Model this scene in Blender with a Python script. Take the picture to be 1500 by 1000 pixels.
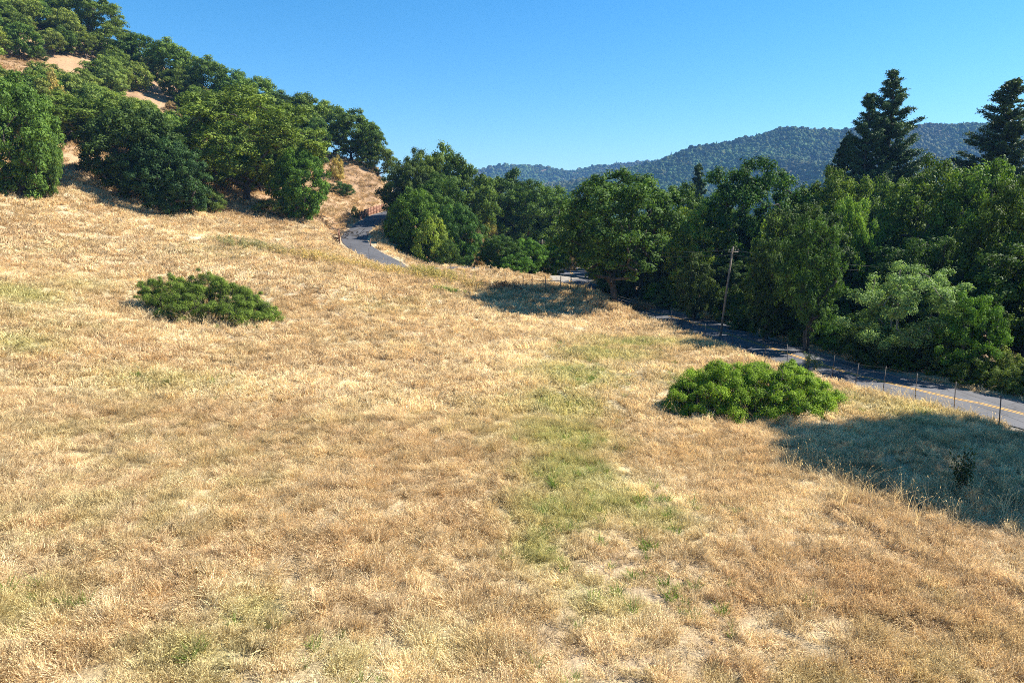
import bpy, math, random
import numpy as np
from math import radians as R

# ------------------------------------------------------------------ clear
for o in list(bpy.data.objects): bpy.data.objects.remove(o)
S = bpy.context.scene
C = S.collection
rng = np.random.default_rng(11)
random.seed(11)

# ------------------------------------------------------------------ camera
CAMH = 10.5
PITCH = math.atan(0.175)
CP, SP = math.cos(PITCH), math.sin(PITCH)
cd = bpy.data.cameras.new('camera'); cam = bpy.data.objects.new('camera', cd); C.objects.link(cam)
cam.location = (0, 0, CAMH); cam.rotation_euler = (math.pi/2 - PITCH, 0, 0)
cd.sensor_width = 36; cd.lens = 24; cd.clip_start = 0.1; cd.clip_end = 20000
S.camera = cam

# ------------------------------------------------------------------ sky, sun, exposure
SUN_EL = R(43); SUN_AZ = R(14)          # azimuth measured from +X toward +Y
sd = (math.cos(SUN_EL)*math.cos(SUN_AZ), math.cos(SUN_EL)*math.sin(SUN_AZ), math.sin(SUN_EL))
W = bpy.data.worlds.new('World'); S.world = W; W.use_nodes = True
nt = W.node_tree; nt.nodes.clear()
wo = nt.nodes.new('ShaderNodeOutputWorld'); bg = nt.nodes.new('ShaderNodeBackground'); sk = nt.nodes.new('ShaderNodeTexSky')
sk.sky_type = 'NISHITA'; sk.sun_disc = False; sk.sun_elevation = SUN_EL
sk.sun_rotation = math.pi/2 - SUN_AZ
sk.air_density = 1.0; sk.dust_density = 0.15; sk.ozone_density = 5.0; sk.altitude = 100
bg.inputs[1].default_value = 0.071
hs = nt.nodes.new('ShaderNodeHueSaturation'); hs.inputs['Saturation'].default_value = 1.3; hs.inputs['Value'].default_value = 1.0; hs.inputs['Hue'].default_value = .493
nt.links.new(sk.outputs[0], hs.inputs['Color']); nt.links.new(hs.outputs[0], bg.inputs[0]); nt.links.new(bg.outputs[0], wo.inputs[0])
sl = bpy.data.lights.new('sun', 'SUN'); so = bpy.data.objects.new('sun', sl); C.objects.link(so)
sl.energy = 5.0; sl.angle = R(0.5); sl.color = (1, 0.945, 0.86)
so.rotation_euler = (math.pi/2 - SUN_EL, 0, SUN_AZ + math.pi/2)
so.location = (60, 20, 60)
S.view_settings.view_transform = 'Standard'; S.view_settings.look = 'None'
S.view_settings.gamma = 1; S.view_settings.exposure = 1.38
S.render.engine = 'CYCLES'
S.cycles.max_bounces = 8; S.cycles.diffuse_bounces = 3; S.cycles.transmission_bounces = 4
S.cycles.transparent_max_bounces = 8; S.cycles.volume_bounces = 0; S.cycles.use_denoising = False; S.cycles.filter_width = 1.0

# ------------------------------------------------------------------ numpy helpers
def _h(ix, iy, s):
    n = (ix.astype(np.int64)*374761393 + iy.astype(np.int64)*668265263 + s*1442695041) & 0x7fffffff
    n = ((n ^ (n >> 13))*1274126177) & 0x7fffffff
    n = (n ^ (n >> 16)) & 0xffffff
    return n/float(0xffffff)
def vnoise(x, y, s=0):
    x = np.asarray(x, float); y = np.asarray(y, float)
    ix = np.floor(x); iy = np.floor(y); fx = x-ix; fy = y-iy
    fx = fx*fx*(3-2*fx); fy = fy*fy*(3-2*fy)
    a = _h(ix, iy, s); b = _h(ix+1, iy, s); c = _h(ix, iy+1, s); d = _h(ix+1, iy+1, s)
    return (a*(1-fx)+b*fx)*(1-fy) + (c*(1-fx)+d*fx)*fy
def fbm(x, y, s=0, o=4):
    t = 0; a = .5; n = 0
    for i in range(o):
        t = t + a*vnoise(x*2**i+17.3*i, y*2**i-9.1*i, s+i); n += a; a *= .5
    return t/n
def sstep(a, b, x):
    t = np.clip((x-a)/(b-a), 0, 1); return t*t*(3-2*t)
def ray(px, py):
    dx = (px-750)/1000; dy = (500-py)/1000
    return np.array([dx, CP+dy*SP, -SP+dy*CP])
def unp(px, py, Y):
    d = ray(px, py); t = Y/d[1]
    return np.array([d[0]*t, Y, CAMH+d[2]*t])
def unz(px, py, z):
    d = ray(px, py); t = (z-CAMH)/d[2]
    return np.array([d[0]*t, d[1]*t, z])

# ------------------------------------------------------------------ terrain
CPX = [(750,1000,14),(0,1000,13),(1500,1000,14.2),(0,700,23.5),(400,800,19.5),(750,600,35.5),(1100,700,27.2),(300,470,53),
       (750,480,61),(700,430,79),(600,402,85),(420,338,99),(300,322,95),(200,312,91),(100,280,90),(0,268,87),(0,450,46),(0,350,66),(200,380,70),
       (1000,530,49),(1000,600,37),(850,450,77),(470,372,86),(480,420,66),(560,392,88),(520,368,94),
       (355,303,106),(480,318,112),(250,303,99),(98,222,104),
       (460,300,122),(520,242,152),(588,272,156),(500,290,135),(545,300,140),(480,262,145),
       (400,230,150),(300,180,165),(200,130,175),(100,120,160),(20,150,140),(150,60,200),(250,130,195),(350,175,180),(440,215,165),(0,20,200),
       (10,200,118),(180,230,118),(300,260,122),(400,290,118)]
TP = [unp(*c) for c in CPX]
FENCE_R = [(1463,629),(1397,604),(1340,589),(1293,577),(1253,566),(1219,554),(1183,546),(1153,534),(1120,526),(1093,513),(1072,509),(1051,503),(1032,499),(1013,493),(998,484),(983,478)]
for p in [(910,450,76),(870,438,79),(830,428,82)]: TP.append(unp(*p))
for p in FENCE_R[::3]: TP.append(unz(p[0], p[1], 0.45))
for w in [(0,-20,0.3),(-30,-20,3),(30,-20,0),(0,0,0.1),(-20,3,1.8),(20,5,-0.1),(60,0,-1),(60,-60,-1),(-60,-60,8),(0,-100,0),(-60,0,9),(-100,20,18),(-120,70,30),(-70,40,11.5),
          (31,30,-0.4),(36,60,-0.9),(30,85,-0.6),(60,60,-2),(45,40,-1),(60,100,-2.5),(40,110,-1.5),(20,105,.5),(100,50,-3),(100,120,-3),(100,200,-3),(20,150,-1),(20,200,-2),
          (-12,115,4),(-10,125,4.5),(-8,140,5),(0,160,1),(-25,200,14),(-20,240,8),(-60,240,30),(-120,280,60),(-200,200,85),(-200,100,60),(-200,0,35),(200,0,-3),(200,300,-3),(0,300,-3),
          (-150,180,70),(-90,240,48),(-220,300,80),(0,400,-3),(200,-100,-3),(-200,-100,25),(100,400,-3),(-40,300,12)]:
    TP.append(np.array(w, float))
TP = np.array(TP)
def _U(r2): return np.where(r2 > 1e-9, r2*np.log(np.maximum(r2, 1e-9)), 0)
_n = len(TP); SC = 50.0
_P = TP[:, :2]/SC
_K = _U(((_P[:, None]-_P[None])**2).sum(-1)) + np.eye(_n)*0.002
_A = np.zeros((_n+3, _n+3)); _A[:_n, :_n] = _K; _A[:_n, _n] = 1; _A[:_n, _n+1:] = _P; _A[_n, :_n] = 1; _A[_n+1:, :_n] = _P.T
_w = np.linalg.solve(_A, np.concatenate([TP[:, 2], [0, 0, 0]]))
def tps(x, y):
    x = np.asarray(x, float); y = np.asarray(y, float); sh = x.shape
    xs = np.clip(x.ravel(), -260, 260)/SC; ys = np.clip(y.ravel(), -120, 420)/SC
    out = np.empty(xs.size)
    for i in range(0, xs.size, 20000):
        a = xs[i:i+20000, None]-_P[None, :, 0]; b = ys[i:i+20000, None]-_P[None, :, 1]
        out[i:i+20000] = _U(a*a+b*b) @ _w[:_n] + _w[_n] + xs[i:i+20000]*_w[_n+1] + ys[i:i+20000]*_w[_n+2]
    z = out.reshape(sh)
    far = sstep(230, 600, np.abs(x)) + sstep(380, 700, y) + sstep(120, 500, -y)
    far = np.clip(far, 0, 1)
    return z*(1-far) + (-4)*far

# roads: (x, y, z) centrelines ---------------------------------------------------
def smooth_path(pts, step=1.0):
    pts = np.array(pts, float); out = []
    P = np.vstack([2*pts[0]-pts[1], pts, 2*pts[-1]-pts[-2]])
    for i in range(1, len(P)-2):
        n = max(2, int(np.linalg.norm(P[i+1]-P[i])/step))
        for k in range(n):
            t = k/n
            out.append(.5*((2*P[i])+(-P[i-1]+P[i+1])*t+(2*P[i-1]-5*P[i]+4*P[i+1]-P[i+2])*t*t+(-P[i-1]+3*P[i]-3*P[i+1]+P[i+2])*t**3))
    out.append(P[-2]); return np.array(out)
RZ = -0.35
county = [(-4,175,2.2),(6,150,2.2),(9.6,128,2.1)] + [unp(840,404,112), unp(838,414,98), (13.5,90.5,0), (17.3,80.5,-.15)] + \
         [unz(1015,473,-0.1)] + [unz(a, b, RZ) for a, b in ((1085,496),(1165,522),(1240,546),(1320,566),(1400,585),(1490,605))] + [(34,22,-.4),(43,0,-.5),(56,-30,-.6)]
drive = [unp(612,290,175)+np.array([-4,0,3]), unp(585,303,145), unp(558,316,129), unp(532,332,117), unp(520,347,108), unp(528,362,100.5), unp(562,380,95), unp(604,394,93), (-6,96,4.2),(2,101,3.0),(6.2,107,2.35)]
PR = smooth_path(county); PD = smooth_path(drive)
WR, WD = 2.75, 1.95
def path_near(path, x, y):
    sh = x.shape; xf = x.ravel(); yf = y.ravel()
    d = np.full(xf.size, 1e9); z = np.zeros(xf.size); sgn = np.zeros(xf.size)
    lo = path[:, :2].min(0)-14; hi = path[:, :2].max(0)+14
    m = np.where((xf > lo[0]) & (xf < hi[0]) & (yf > lo[1]) & (yf < hi[1]))[0]
    a = path[:-1]; b = path[1:]; ab = b[:, :2]-a[:, :2]; L2 = (ab**2).sum(1)
    for i in range(0, m.size, 8000):
        j = m[i:i+8000]
        px = xf[j, None]-a[None, :, 0]; py = yf[j, None]-a[None, :, 1]
        t = np.clip((px*ab[:, 0]+py*ab[:, 1])/L2, 0, 1)
        qx = px-t*ab[:, 0]; qy = py-t*ab[:, 1]; dd = qx*qx+qy*qy
        k = dd.argmin(1); r = np.arange(j.size)
        d[j] = np.sqrt(dd[r, k]); z[j] = a[k, 2]+t[r, k]*(b[k, 2]-a[k, 2])
    return d.reshape(sh), z.reshape(sh)
def height(x, y, detail=True):
    x = np.asarray(x, float); y = np.asarray(y, float)
    z = tps(x, y)
    if detail:
        near = 1-sstep(140, 260, np.hypot(x, y))
        z = z + near*((fbm(x*.22, y*.22, 3)-.5)*.45 + (fbm(x*.9, y*.9, 5, 3)-.5)*.22)
        hill = sstep(9, 16, z)
        z = z + hill*((fbm(x*.10+y*.05, y*.03, 8)-.5)*3.0 + (fbm(x*.5, y*.16, 9, 3)-.5)*1.0)*near
    for path, w in ((PR, WR), (PD, WD)):
        d, rz = path_near(path, x, y)
        k = 1-sstep(w+.7, w+4.0, d)
        z = z*(1-k)+(rz-.05)*k
    return z
def hz(x, y): return float(height(np.array([x]), np.array([y]))[0])
def hit(px, py):
    d = ray(px, py); ts = np.concatenate([np.arange(8, 60, .25), np.arange(60, 260, .5)])
    x = d[0]*ts; y = d[1]*ts; z = CAMH+d[2]*ts
    h = height(x, y, False); k = np.argmax(z < h)
    return np.array([x[k], y[k], h[k]])

# ------------------------------------------------------------------ mesh helpers
def mesh_np(name, V, F, attrs=None, smooth=False):
    """V (n,3), F (m,k) all faces with the same corner count"""
    me = bpy.data.meshes.new(name); V = np.ascontiguousarray(V, np.float32); F = np.ascontiguousarray(F, np.int32)
    m, k = F.shape
    me.vertices.add(len(V)); me.vertices.foreach_set('co', V.ravel())
    me.loops.add(m*k); me.loops.foreach_set('vertex_index', F.ravel())
    me.polygons.add(m); me.polygons.foreach_set('loop_start', np.arange(0, m*k, k, dtype=np.int32))
    if smooth: me.polygons.foreach_set('use_smooth', np.ones(m, bool))
    me.update(calc_edges=True)
    for n, (ty, data) in (attrs or {}).items():
        a = me.attributes.new(n, ty, 'POINT')
        a.data.foreach_set('color' if ty == 'FLOAT_COLOR' else 'vector' if ty == 'FLOAT_VECTOR' else 'value', np.ascontiguousarray(data).ravel())
    return me
def link(name, me, mat=None, parent=None, **props):
    o = bpy.data.objects.new(name, me); C.objects.link(o)
    if mat and me is not None and len(me.materials) == 0: me.materials.append(mat)
    if parent: o.parent = parent
    for k, v in props.items(): o[k] = v
    return o
def empty(name, loc, label, cat, group=None, rz=0.0):
    o = bpy.data.objects.new(name, None); C.objects.link(o); o.location = loc; o.rotation_euler = (0, 0, rz)
    o['label'] = label; o['category'] = cat
    if group: o['group'] = group
    return o
class Tubes:
    def __init__(s): s.V = []; s.F = []; s.n = 0
    def add(s, pts, rad, k=6, cap=True):
        pts = np.array(pts, float); rad = np.broadcast_to(np.array(rad, float), (len(pts),))
        t = np.gradient(pts, axis=0); t /= np.linalg.norm(t, axis=1)[:, None]+1e-9
        ref = np.array([0, 0, 1.]) if abs(t[0][2]) < .8 else np.array([1., 0, 0])
        u = np.cross(t, ref); u /= np.linalg.norm(u, axis=1)[:, None]+1e-9; v = np.cross(t, u)
        a = np.arange(k)*2*math.pi/k
        ring = pts[:, None]+rad[:, None, None]*(np.cos(a)[None, :, None]*u[:, None]+np.sin(a)[None, :, None]*v[:, None])
        n = len(pts); s.V.append(ring.reshape(-1, 3))
        i = np.arange(n-1)[:, None]*k; j = np.arange(k)[None]; j2 = (j+1) % k
        f = np.stack([i+j, i+j2, i+k+j2, i+k+j], -1).reshape(-1, 4)+s.n
        s.F.append(f); s.n += n*k
        if cap and k == 4:
            b = s.n-n*k
            s.F.append(np.array([[b+3, b+2, b+1, b], [s.n-4, s.n-3, s.n-2, s.n-1]]))
        elif cap and k in (6, 8):
            b = s.n-n*k; e = s.n-k
            q = [[0,1,2,3],[0,3,4,5]] if k == 6 else [[0,1,2,3],[0,3,4,5],[0,5,6,7]]
            s.F.append(np.array([[b+w for w in r[::-1]] for r in q]+[[e+w for w in r] for r in q]))
    def box(s, c, d, rz=0, tilt=None):
        c = np.array(c, float); x, y, z = np.array(d)/2
        v = np.array([[-x,-y,-z],[x,-y,-z],[x,y,-z],[-x,y,-z],[-x,-y,z],[x,-y,z],[x,y,z],[-x,y,z]])
        co, si = math.cos(rz), math.sin(rz); v = v @ np.array([[co, si, 0], [-si, co, 0], [0, 0, 1]])+c
        s.V.append(v); s.F.append(np.array([[0,3,2,1],[4,5,6,7],[0,1,5,4],[1,2,6,5],[2,3,7,6],[3,0,4,7]])+s.n); s.n += 8
    def mesh(s, name, smooth=True): return mesh_np(name, np.vstack(s.V), np.vstack(s.F), smooth=smooth)

# ------------------------------------------------------------------ materials
def mat_base(name):
    m = bpy.data.materials.new(name); m.use_nodes = True; t = m.node_tree; t.nodes.clear()
    out = t.nodes.new('ShaderNodeOutputMaterial'); return m, t, out
def N(t, ty, **kw):
    n = t.nodes.new(ty)
    for k, v in kw.items(): setattr(n, k, v)
    return n
def ramp(t, fac, stops):
    r = N(t, 'ShaderNodeValToRGB'); e = r.color_ramp.elements
    while len(e) < len(stops): e.new(.5)
    for q, (p, c) in zip(e, stops): q.position = p; q.color = (*c, 1)
    t.links.new(fac, r.inputs[0]); return r.outputs[0]
def noise(t, scale, detail=4, rough=.6, coord=None):
    n = N(t, 'ShaderNodeTexNoise'); n.inputs['Scale'].default_value = scale; n.inputs['Detail'].default_value = detail; n.inputs['Roughness'].default_value = rough
    if coord is None:
        g = N(t, 'ShaderNodeNewGeometry'); coord = g.outputs['Position']
    t.links.new(coord, n.inputs['Vector']); return n.outputs['Fac']
def mixc(t, mode, fac, a, b):
    m = N(t, 'ShaderNodeMix', data_type='RGBA', blend_type=mode); m.clamp_result = False
    for s, v in ((m.inputs[0], fac), (m.inputs[6], a), (m.inputs[7], b)):
        if isinstance(v, (int, float)): s.default_value = v
        elif isinstance(v, tuple): s.default_value = (*v, 1)
        else: t.links.new(v, s)
    return m.outputs[2]
def leafy(name, trans=.3, rough=.55, spec=.25, src='OBJ', varlo=.45, varhi=1.7, warm=.2, tt=(1.25, 1.35, .7)):
    """foliage: hue from the object colour or the instance tint, varied per leaf"""
    m, t, out = mat_base(name)
    if src == 'OBJ': c = N(t, 'ShaderNodeObjectInfo').outputs['Color']
    else: c = N(t, 'ShaderNodeAttribute', attribute_type='INSTANCER', attribute_name='tint').outputs['Color']
    a = N(t, 'ShaderNodeAttribute', attribute_type='GEOMETRY', attribute_name='leafvar')
    var = ramp(t, a.outputs['Fac'], [(0, (varlo, varlo, varlo*.9)), (.5, (1, 1, 1)), (1, (varhi*(1+warm), varhi, varhi*.8))])
    col = mixc(t, 'MULTIPLY', 1.0, c, var)
    d = N(t, 'ShaderNodeBsdfPrincipled'); d.inputs['Roughness'].default_value = rough; d.inputs['Specular IOR Level'].default_value = spec
    t.links.new(col, d.inputs['Base Color'])
    tr = N(t, 'ShaderNodeBsdfTranslucent'); tc = mixc(t, 'MULTIPLY', 1.0, col, tt); t.links.new(tc, tr.inputs[0])
    mx = N(t, 'ShaderNodeMixShader'); mx.inputs[0].default_value = trans
    t.links.new(d.outputs[0], mx.inputs[1]); t.links.new(tr.outputs[0], mx.inputs[2]); t.links.new(mx.outputs[0], out.inputs[0])
    return m
def simple(name, stops, scale, rough=.9, bump=0.0, bscale=None, detail=6, spec=.2):
    m, t, out = mat_base(name); d = N(t, 'ShaderNodeBsdfPrincipled'); d.inputs['Roughness'].default_value = rough; d.inputs['Specular IOR Level'].default_value = spec
    f = noise(t, scale, detail, .65); t.links.new(ramp(t, f, stops), d.inputs['Base Color'])
    if bump:
        b = N(t, 'ShaderNodeBump'); b.inputs['Strength'].default_value = 1; b.inputs['Distance'].default_value = bump
        t.links.new(noise(t, bscale or scale*3, 5), b.inputs['Height']); t.links.new(b.outputs[0], d.inputs['Normal'])
    t.links.new(d.outputs[0], out.inputs[0]); return m
M_leaf = leafy('foliage', .26, .65, .12, varlo=.35, varhi=1.8)
M_conif = leafy('conifer_foliage', .12, .6, .2)
M_grass = leafy('grass_blades', .35, .7, .12, 'INST', .5, 1.4, .05, (1.1, 1.0, .85))
M_far = leafy('far_foliage', .1, .8, .1, 'INST', .8, 1.2, .05)
M_bark = simple('bark', [(.3, (.035, .027, .02)), (.7, (.12, .10, .08))], 3, bump=.04, bscale=9)
M_pale = simple('pale_bark', [(.3, (.10, .09, .075)), (.7, (.26, .24, .2))], 4, bump=.02, bscale=12)
M_wood = simple('weathered_wood', [(.3, (.10, .08, .06)), (.7, (.24, .20, .16))], 6, bump=.01)
M_red = simple('red_timber', [(.3, (.19, .09, .055)), (.7, (.32, .17, .11))], 2.5, bump=.01)
M_steel = simple('rusted_steel', [(.35, (.03, .027, .024)), (.7, (.10, .07, .05))], 14, rough=.6, spec=.4)
M_wire = simple('galvanised_wire', [(.3, (.12, .12, .12)), (.7, (.22, .21, .2))], 5, rough=.5, spec=.5)
M_cable = simple('cable', [(.3, (.03, .03, .03)), (.7, (.06, .06, .06))], 5, rough=.6)
M_rock = simple('rock', [(.3, (.28, .22, .16)), (.7, (.5, .42, .32))], 1.5, bump=.08)

# asphalt
def asphalt(name, base):
    m, t, out = mat_base(name); d = N(t, 'ShaderNodeBsdfPrincipled'); d.inputs['Roughness'].default_value = .8; d.inputs['Specular IOR Level'].default_value = .35
    b0 = tuple(c*.8 for c in base); b1 = tuple(c*1.25 for c in base)
    c1 = ramp(t, noise(t, .35, 5, .7), [(.3, b0), (.7, b1)])
    c2 = ramp(t, noise(t, 25, 2, .6), [(.25, (.7, .7, .7)), (.75, (1.3, 1.3, 1.3))])
    vo = N(t, 'ShaderNodeTexVoronoi', feature='DISTANCE_TO_EDGE'); vo.inputs['Scale'].default_value = .28
    g = N(t, 'ShaderNodeNewGeometry'); ad = N(t, 'ShaderNodeVectorMath', operation='ADD')
    ns = N(t, 'ShaderNodeTexNoise'); ns.inputs['Scale'].default_value = .8; ns.inputs['Detail'].default_value = 4; t.links.new(g.outputs['Position'], ns.inputs['Vector'])
    t.links.new(g.outputs['Position'], ad.inputs[0]); t.links.new(ns.outputs['Color'], ad.inputs[1]); t.links.new(ad.outputs[0], vo.inputs['Vector'])
    cr = ramp(t, vo.outputs['Distance'], [(.0, (.45, .45, .45)), (.012, (1, 1, 1))])
    c = mixc(t, 'MULTIPLY', 1, mixc(t, 'MULTIPLY', 1, c1, c2), cr)
    t.links.new(c, d.inputs['Base Color'])
    b = N(t, 'ShaderNodeBump'); b.inputs['Distance'].default_value = .01; t.links.new(noise(t, 40, 3), b.inputs['Height']); t.links.new(b.outputs[0], d.inputs['Normal'])
    t.links.new(d.outputs[0], out.inputs[0]); return m
M_asph = asphalt('county_asphalt', (.09, .09, .096)); M_asph2 = asphalt('driveway_asphalt', (.075, .075, .08))
def paint():
    m, t, out = mat_base('yellow_paint'); d = N(t, 'ShaderNodeBsdfPrincipled'); d.inputs['Roughness'].default_value = .7
    t.links.new(ramp(t, noise(t, 9, 5, .7), [(.32, (.16, .13, .09)), (.46, (.62, .33, .04))]), d.inputs['Base Color'])
    t.links.new(d.outputs[0], out.inputs[0]); return m
M_yel = paint()

# ground: base colour from the vertex attribute 'soil', broken up by fine noise
def ground_mat():
    m, t, out = mat_base('ground'); d = N(t, 'ShaderNodeBsdfPrincipled'); d.inputs['Roughness'].default_value = .95; d.inputs['Specular IOR Level'].default_value = .1
    a = N(t, 'ShaderNodeAttribute', attribute_type='GEOMETRY', attribute_name='soil')
    v1 = ramp(t, noise(t, 1.3, 6, .75), [(.25, (.62, .58, .52)), (.5, (1, 1, 1)), (.78, (1.3, 1.28, 1.2))])
    v2 = ramp(t, noise(t, 14, 4, .7), [(.3, (.55, .52, .48)), (.55, (1, 1, 1)), (.8, (1.45, 1.42, 1.35))])
    c = mixc(t, 'MULTIPLY', 1, mixc(t, 'MULTIPLY', 1, a.outputs['Color'], v1), v2)
    t.links.new(c, d.inputs['Base Color'])
    b = N(t, 'ShaderNodeBump'); b.inputs['Distance'].default_value = .12; t.links.new(noise(t, 5, 6, .7), b.inputs['Height']); t.links.new(b.outputs[0], d.inputs['Normal'])
    t.links.new(d.outputs[0], out.inputs[0]); return m
M_ground = ground_mat()

# ------------------------------------------------------------------ what grows where
STRAW = np.array([.68, .535, .325]); PALE = np.array([.84, .71, .48]); BROWN = np.array([.54, .38, .215]); OLIVE = np.array([.48, .43, .21])
GREEN = np.array([.17, .26, .055]); SOIL = np.array([.42, .31, .20]); ORANGE = np.array([.55, .34, .18]); LITTER = np.array([.16, .11, .065]); GRAVEL = np.array([.25, .235, .215])
def blob(x, y, px, py, rx, ry, rot=0):
    c = hit(px, py); dx = x-c[0]; dy = y-c[1]; co, si = math.cos(rot), math.sin(rot)
    u = (dx*co+dy*si)/rx; v = (-dx*si+dy*co)/ry
    return np.exp(-(u*u+v*v))
GREENS = [(935,504,4.5,2.6,.5),(885,522,3.6,2.8,.55),(845,552,2.8,3.4,.55),(822,595,2.3,3.2,.55),(826,645,2.2,2.6,.6),(838,700,2.0,2.2,.7),(815,755,1.6,1.6,.6),(790,810,.9,1.5,.5),(960,760,1.6,1.5,.4),(890,735,1.5,1.4,.6),
          (280,965,1.6,1.0,.3),(370,900,.9,.9,.35),(30,900,1.1,1.2,.3),(20,430,3.2,2.6,.5),(30,505,2.2,2.,.35),(120,420,2.5,3,.2),(1010,560,2.2,2.2,.3),(1330,600,3,2.5,.3),(650,425,1.0,.8,.7),(500,970,.9,.8,.25),(1250,590,2,2,.3),(880,880,1.4,1.2,.35),(230,560,4,2.5,.25),(640,950,1,1,.2)]
def field_mix(x, y):
    """per point: rgb of the living/dead grass, height factor, thinness, green weight"""
    n1 = fbm(x*.16, y*.16, 21); n2 = fbm(x*.5+3, y*.5, 22); n3 = fbm(x*1.9, y*1.9, 23, 3); n4 = fbm(x*.09, y*.09+5, 24); n5 = vnoise(x*3.7, y*3.7, 26)
    w = fbm(x*.45+2*n1, y*.45+2*n2, 29)
    col = STRAW[None]*np.ones((x.size, 1))
    def mix(c, k): return col*(1-k[:, None])+c[None]*k[:, None]
    col = mix(PALE, sstep(.46, .7, n2)*.8)
    col = mix(BROWN, np.clip(sstep(.5, .68, w)*.5, 0, 1))
    col = mix(BROWN*.8, sstep(.52, .72, n3)*.5)
    col = mix(PALE*1.02, sstep(.55, .9, n5)*.35)
    col = mix(OLIVE, np.clip(sstep(.52, .72, n4)*.5*sstep(.4, .6, n3), 0, 1))
    # swirls of lodged grass below the crest
    sw = np.maximum(blob(x, y, 770, 520, 7, 11), .6*blob(x, y, 560, 640, 7, 6)); q = fbm(x*.9+1.5*n2, y*.75, 61, 3)
    col = mix(PALE*1.03, sw*sstep(.5, .62, q)*.9); col = mix(BROWN*.82, sw*sstep(.52, .40, q)*.0+sw*(1-sstep(.36, .47, q))*.75)
    # photographed patches
    g = np.zeros(x.size)
    for (a, b, rx, ry, k) in GREENS: g = np.maximum(g, k*blob(x, y, a, b, rx, ry))
    gg = np.clip(g*(.25+1.5*sstep(.35, .65, n3)), 0, 1)
    for (a, b, rx, ry, k) in [(640,700,3.2,3.5,.6),(560,640,3,2.5,.4),(420,800,2.5,2,.45),(800,600,2,2.5,.3),(1250,880,3,2.5,.5),(1400,860,2.5,2.2,.5),(1100,800,2,2,.3),(60,700,2,2,.3),(560,900,2,1.2,.35),(130,530,5,4,.3),(100,360,8,5,.35),(380,640,3,3,.2),(450,480,4,3,.25)]:
        col = mix(BROWN, np.clip(k*blob(x, y, a, b, rx, ry)*1.4*sstep(.3,.6,n2), 0, .85))
    for (a, b, rx, ry, k) in [(400,560,4,4,.5),(770,540,3,5,.6),(760,470,5,5,.5),(950,545,2.5,1.6,.8),(1220,640,2,2,.5),(300,350,9,4,.5),(600,590,3,3,.4),(850,480,5,3,.4),(240,300,8,4,.4),(1150,650,2,2,.4)]:
        col = mix(PALE, np.clip(k*blob(x, y, a, b, rx, ry), 0, 1))
    col = mix(np.array([.46, .46, .17]), np.clip(g*1.5, 0, .6)); col = mix(GREEN*1.9, gg*.10)
    thin = np.zeros(x.size)
    for (a, b, rx, ry, k) in [(940,850,2.6,3.0,.8),(900,960,2.4,2,.7),(1000,750,1.6,2,.55),(820,860,1.2,2,.4),(1050,950,2,1.6,.5),(480,965,1,.8,.4),(380,985,.6,.4,.7)]:
        thin = np.maximum(thin, k*blob(x, y, a, b, rx, ry))
    thin = np.clip(thin*(.5+1.1*sstep(.35, .6, n3)), 0, .95)
    hgt = (.25+.55*fbm(x*.5, y*.4, 31, 3)+.85*sstep(.3, .75, fbm(x*1.8, y*1.8, 32, 2)))*(1-.5*thin)
    hgt = hgt*(1-sw*.65+sw*1.3*sstep(.36, .64, q))
    return col, hgt, thin, gg
def region(x, y):
    """distances that decide between field, road verge, wooded ground"""
    dR, _ = path_near(PR, x, y); dD, _ = path_near(PD, x, y)
    # side of the county road: positive = wooded side
    ys = PR[::-1, 1]; xs = PR[::-1, 0]
    cx = np.interp(y, ys, xs)
    east = x-cx
    return dR, dD, east
def hill_w(x, y):
    """1 on the wooded hillside beyond the field edge on the left"""
    ye = np.interp(x, [-90,-60,-45,-33,-28,-22,-10], [84,94,97,102,108,118,140])
    return sstep(-2, 5, y-ye)*(1-sstep(-14, -4, x))

# ------------------------------------------------------------------ terrain mesh
def grid_axis(lo, hi, step, far_lo, far_hi, g=1.12):
    a = list(np.arange(lo, hi+1e-6, step)); s = step; v = hi
    while v < far_hi: s *= g; v += s; a.append(v)
    s = step; v = lo; pre = []
    while v > far_lo: s *= g; v -= s; pre.append(v)
    return np.array(pre[::-1]+a)
gx = np.concatenate([grid_axis(-100, -30, .9, -6000, -30)[:-1], grid_axis(-30, 45, .33, -30, 45)[:-1], grid_axis(45, 70, .9, 45, 6000)])
gy = np.concatenate([grid_axis(8, 60, .33, -4000, 60)[:-1], grid_axis(60, 160, .5, 60, 6000, 1.1)])
gx = np.unique(np.round(gx, 3)); gy = np.unique(np.round(gy, 3))
GX, GY = np.meshgrid(gx, gy); XX = GX.ravel(); YY = GY.ravel()
ZZ = height(XX, YY)
nx, ny = len(gx), len(gy)
I = (np.arange(ny-1)[:, None]*nx+np.arange(nx-1)[None]).ravel()
F = np.stack([I, I+1, I+nx+1, I+nx], 1)
dR, dD, east = region(XX, YY)
col, hgt, thin, gg = field_mix(XX, YY)
soil = col*(.72-.1*thin[:, None])+0
def mixin(c, k):
    global soil
    soil = soil*(1-k[:, None])+c[None]*k[:, None]
mixin(SOIL, thin*.75)
hw = hill_w(XX, YY); mixin(ORANGE*.72*np.array([.95, 1.0, 1.1]), hw*.95)
mixin(np.array([.43, .30, .175]), hw*sstep(.45, .62, fbm(XX*.12, YY*.1, 40))*.8)
mixin(np.array([.26, .17, .10]), hw*sstep(.50, .64, fbm(XX*.35, YY*.12, 41))*.75)
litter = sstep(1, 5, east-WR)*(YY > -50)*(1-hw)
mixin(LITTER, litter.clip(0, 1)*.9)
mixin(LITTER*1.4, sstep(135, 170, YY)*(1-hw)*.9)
nv = fbm(XX*1.3, YY*1.3, 44, 3)
mixin(GRAVEL, np.clip((1-sstep(WR+.2, WR+1.3, dR+(nv-.5)*1.2)), 0, 1)*.9)
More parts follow.
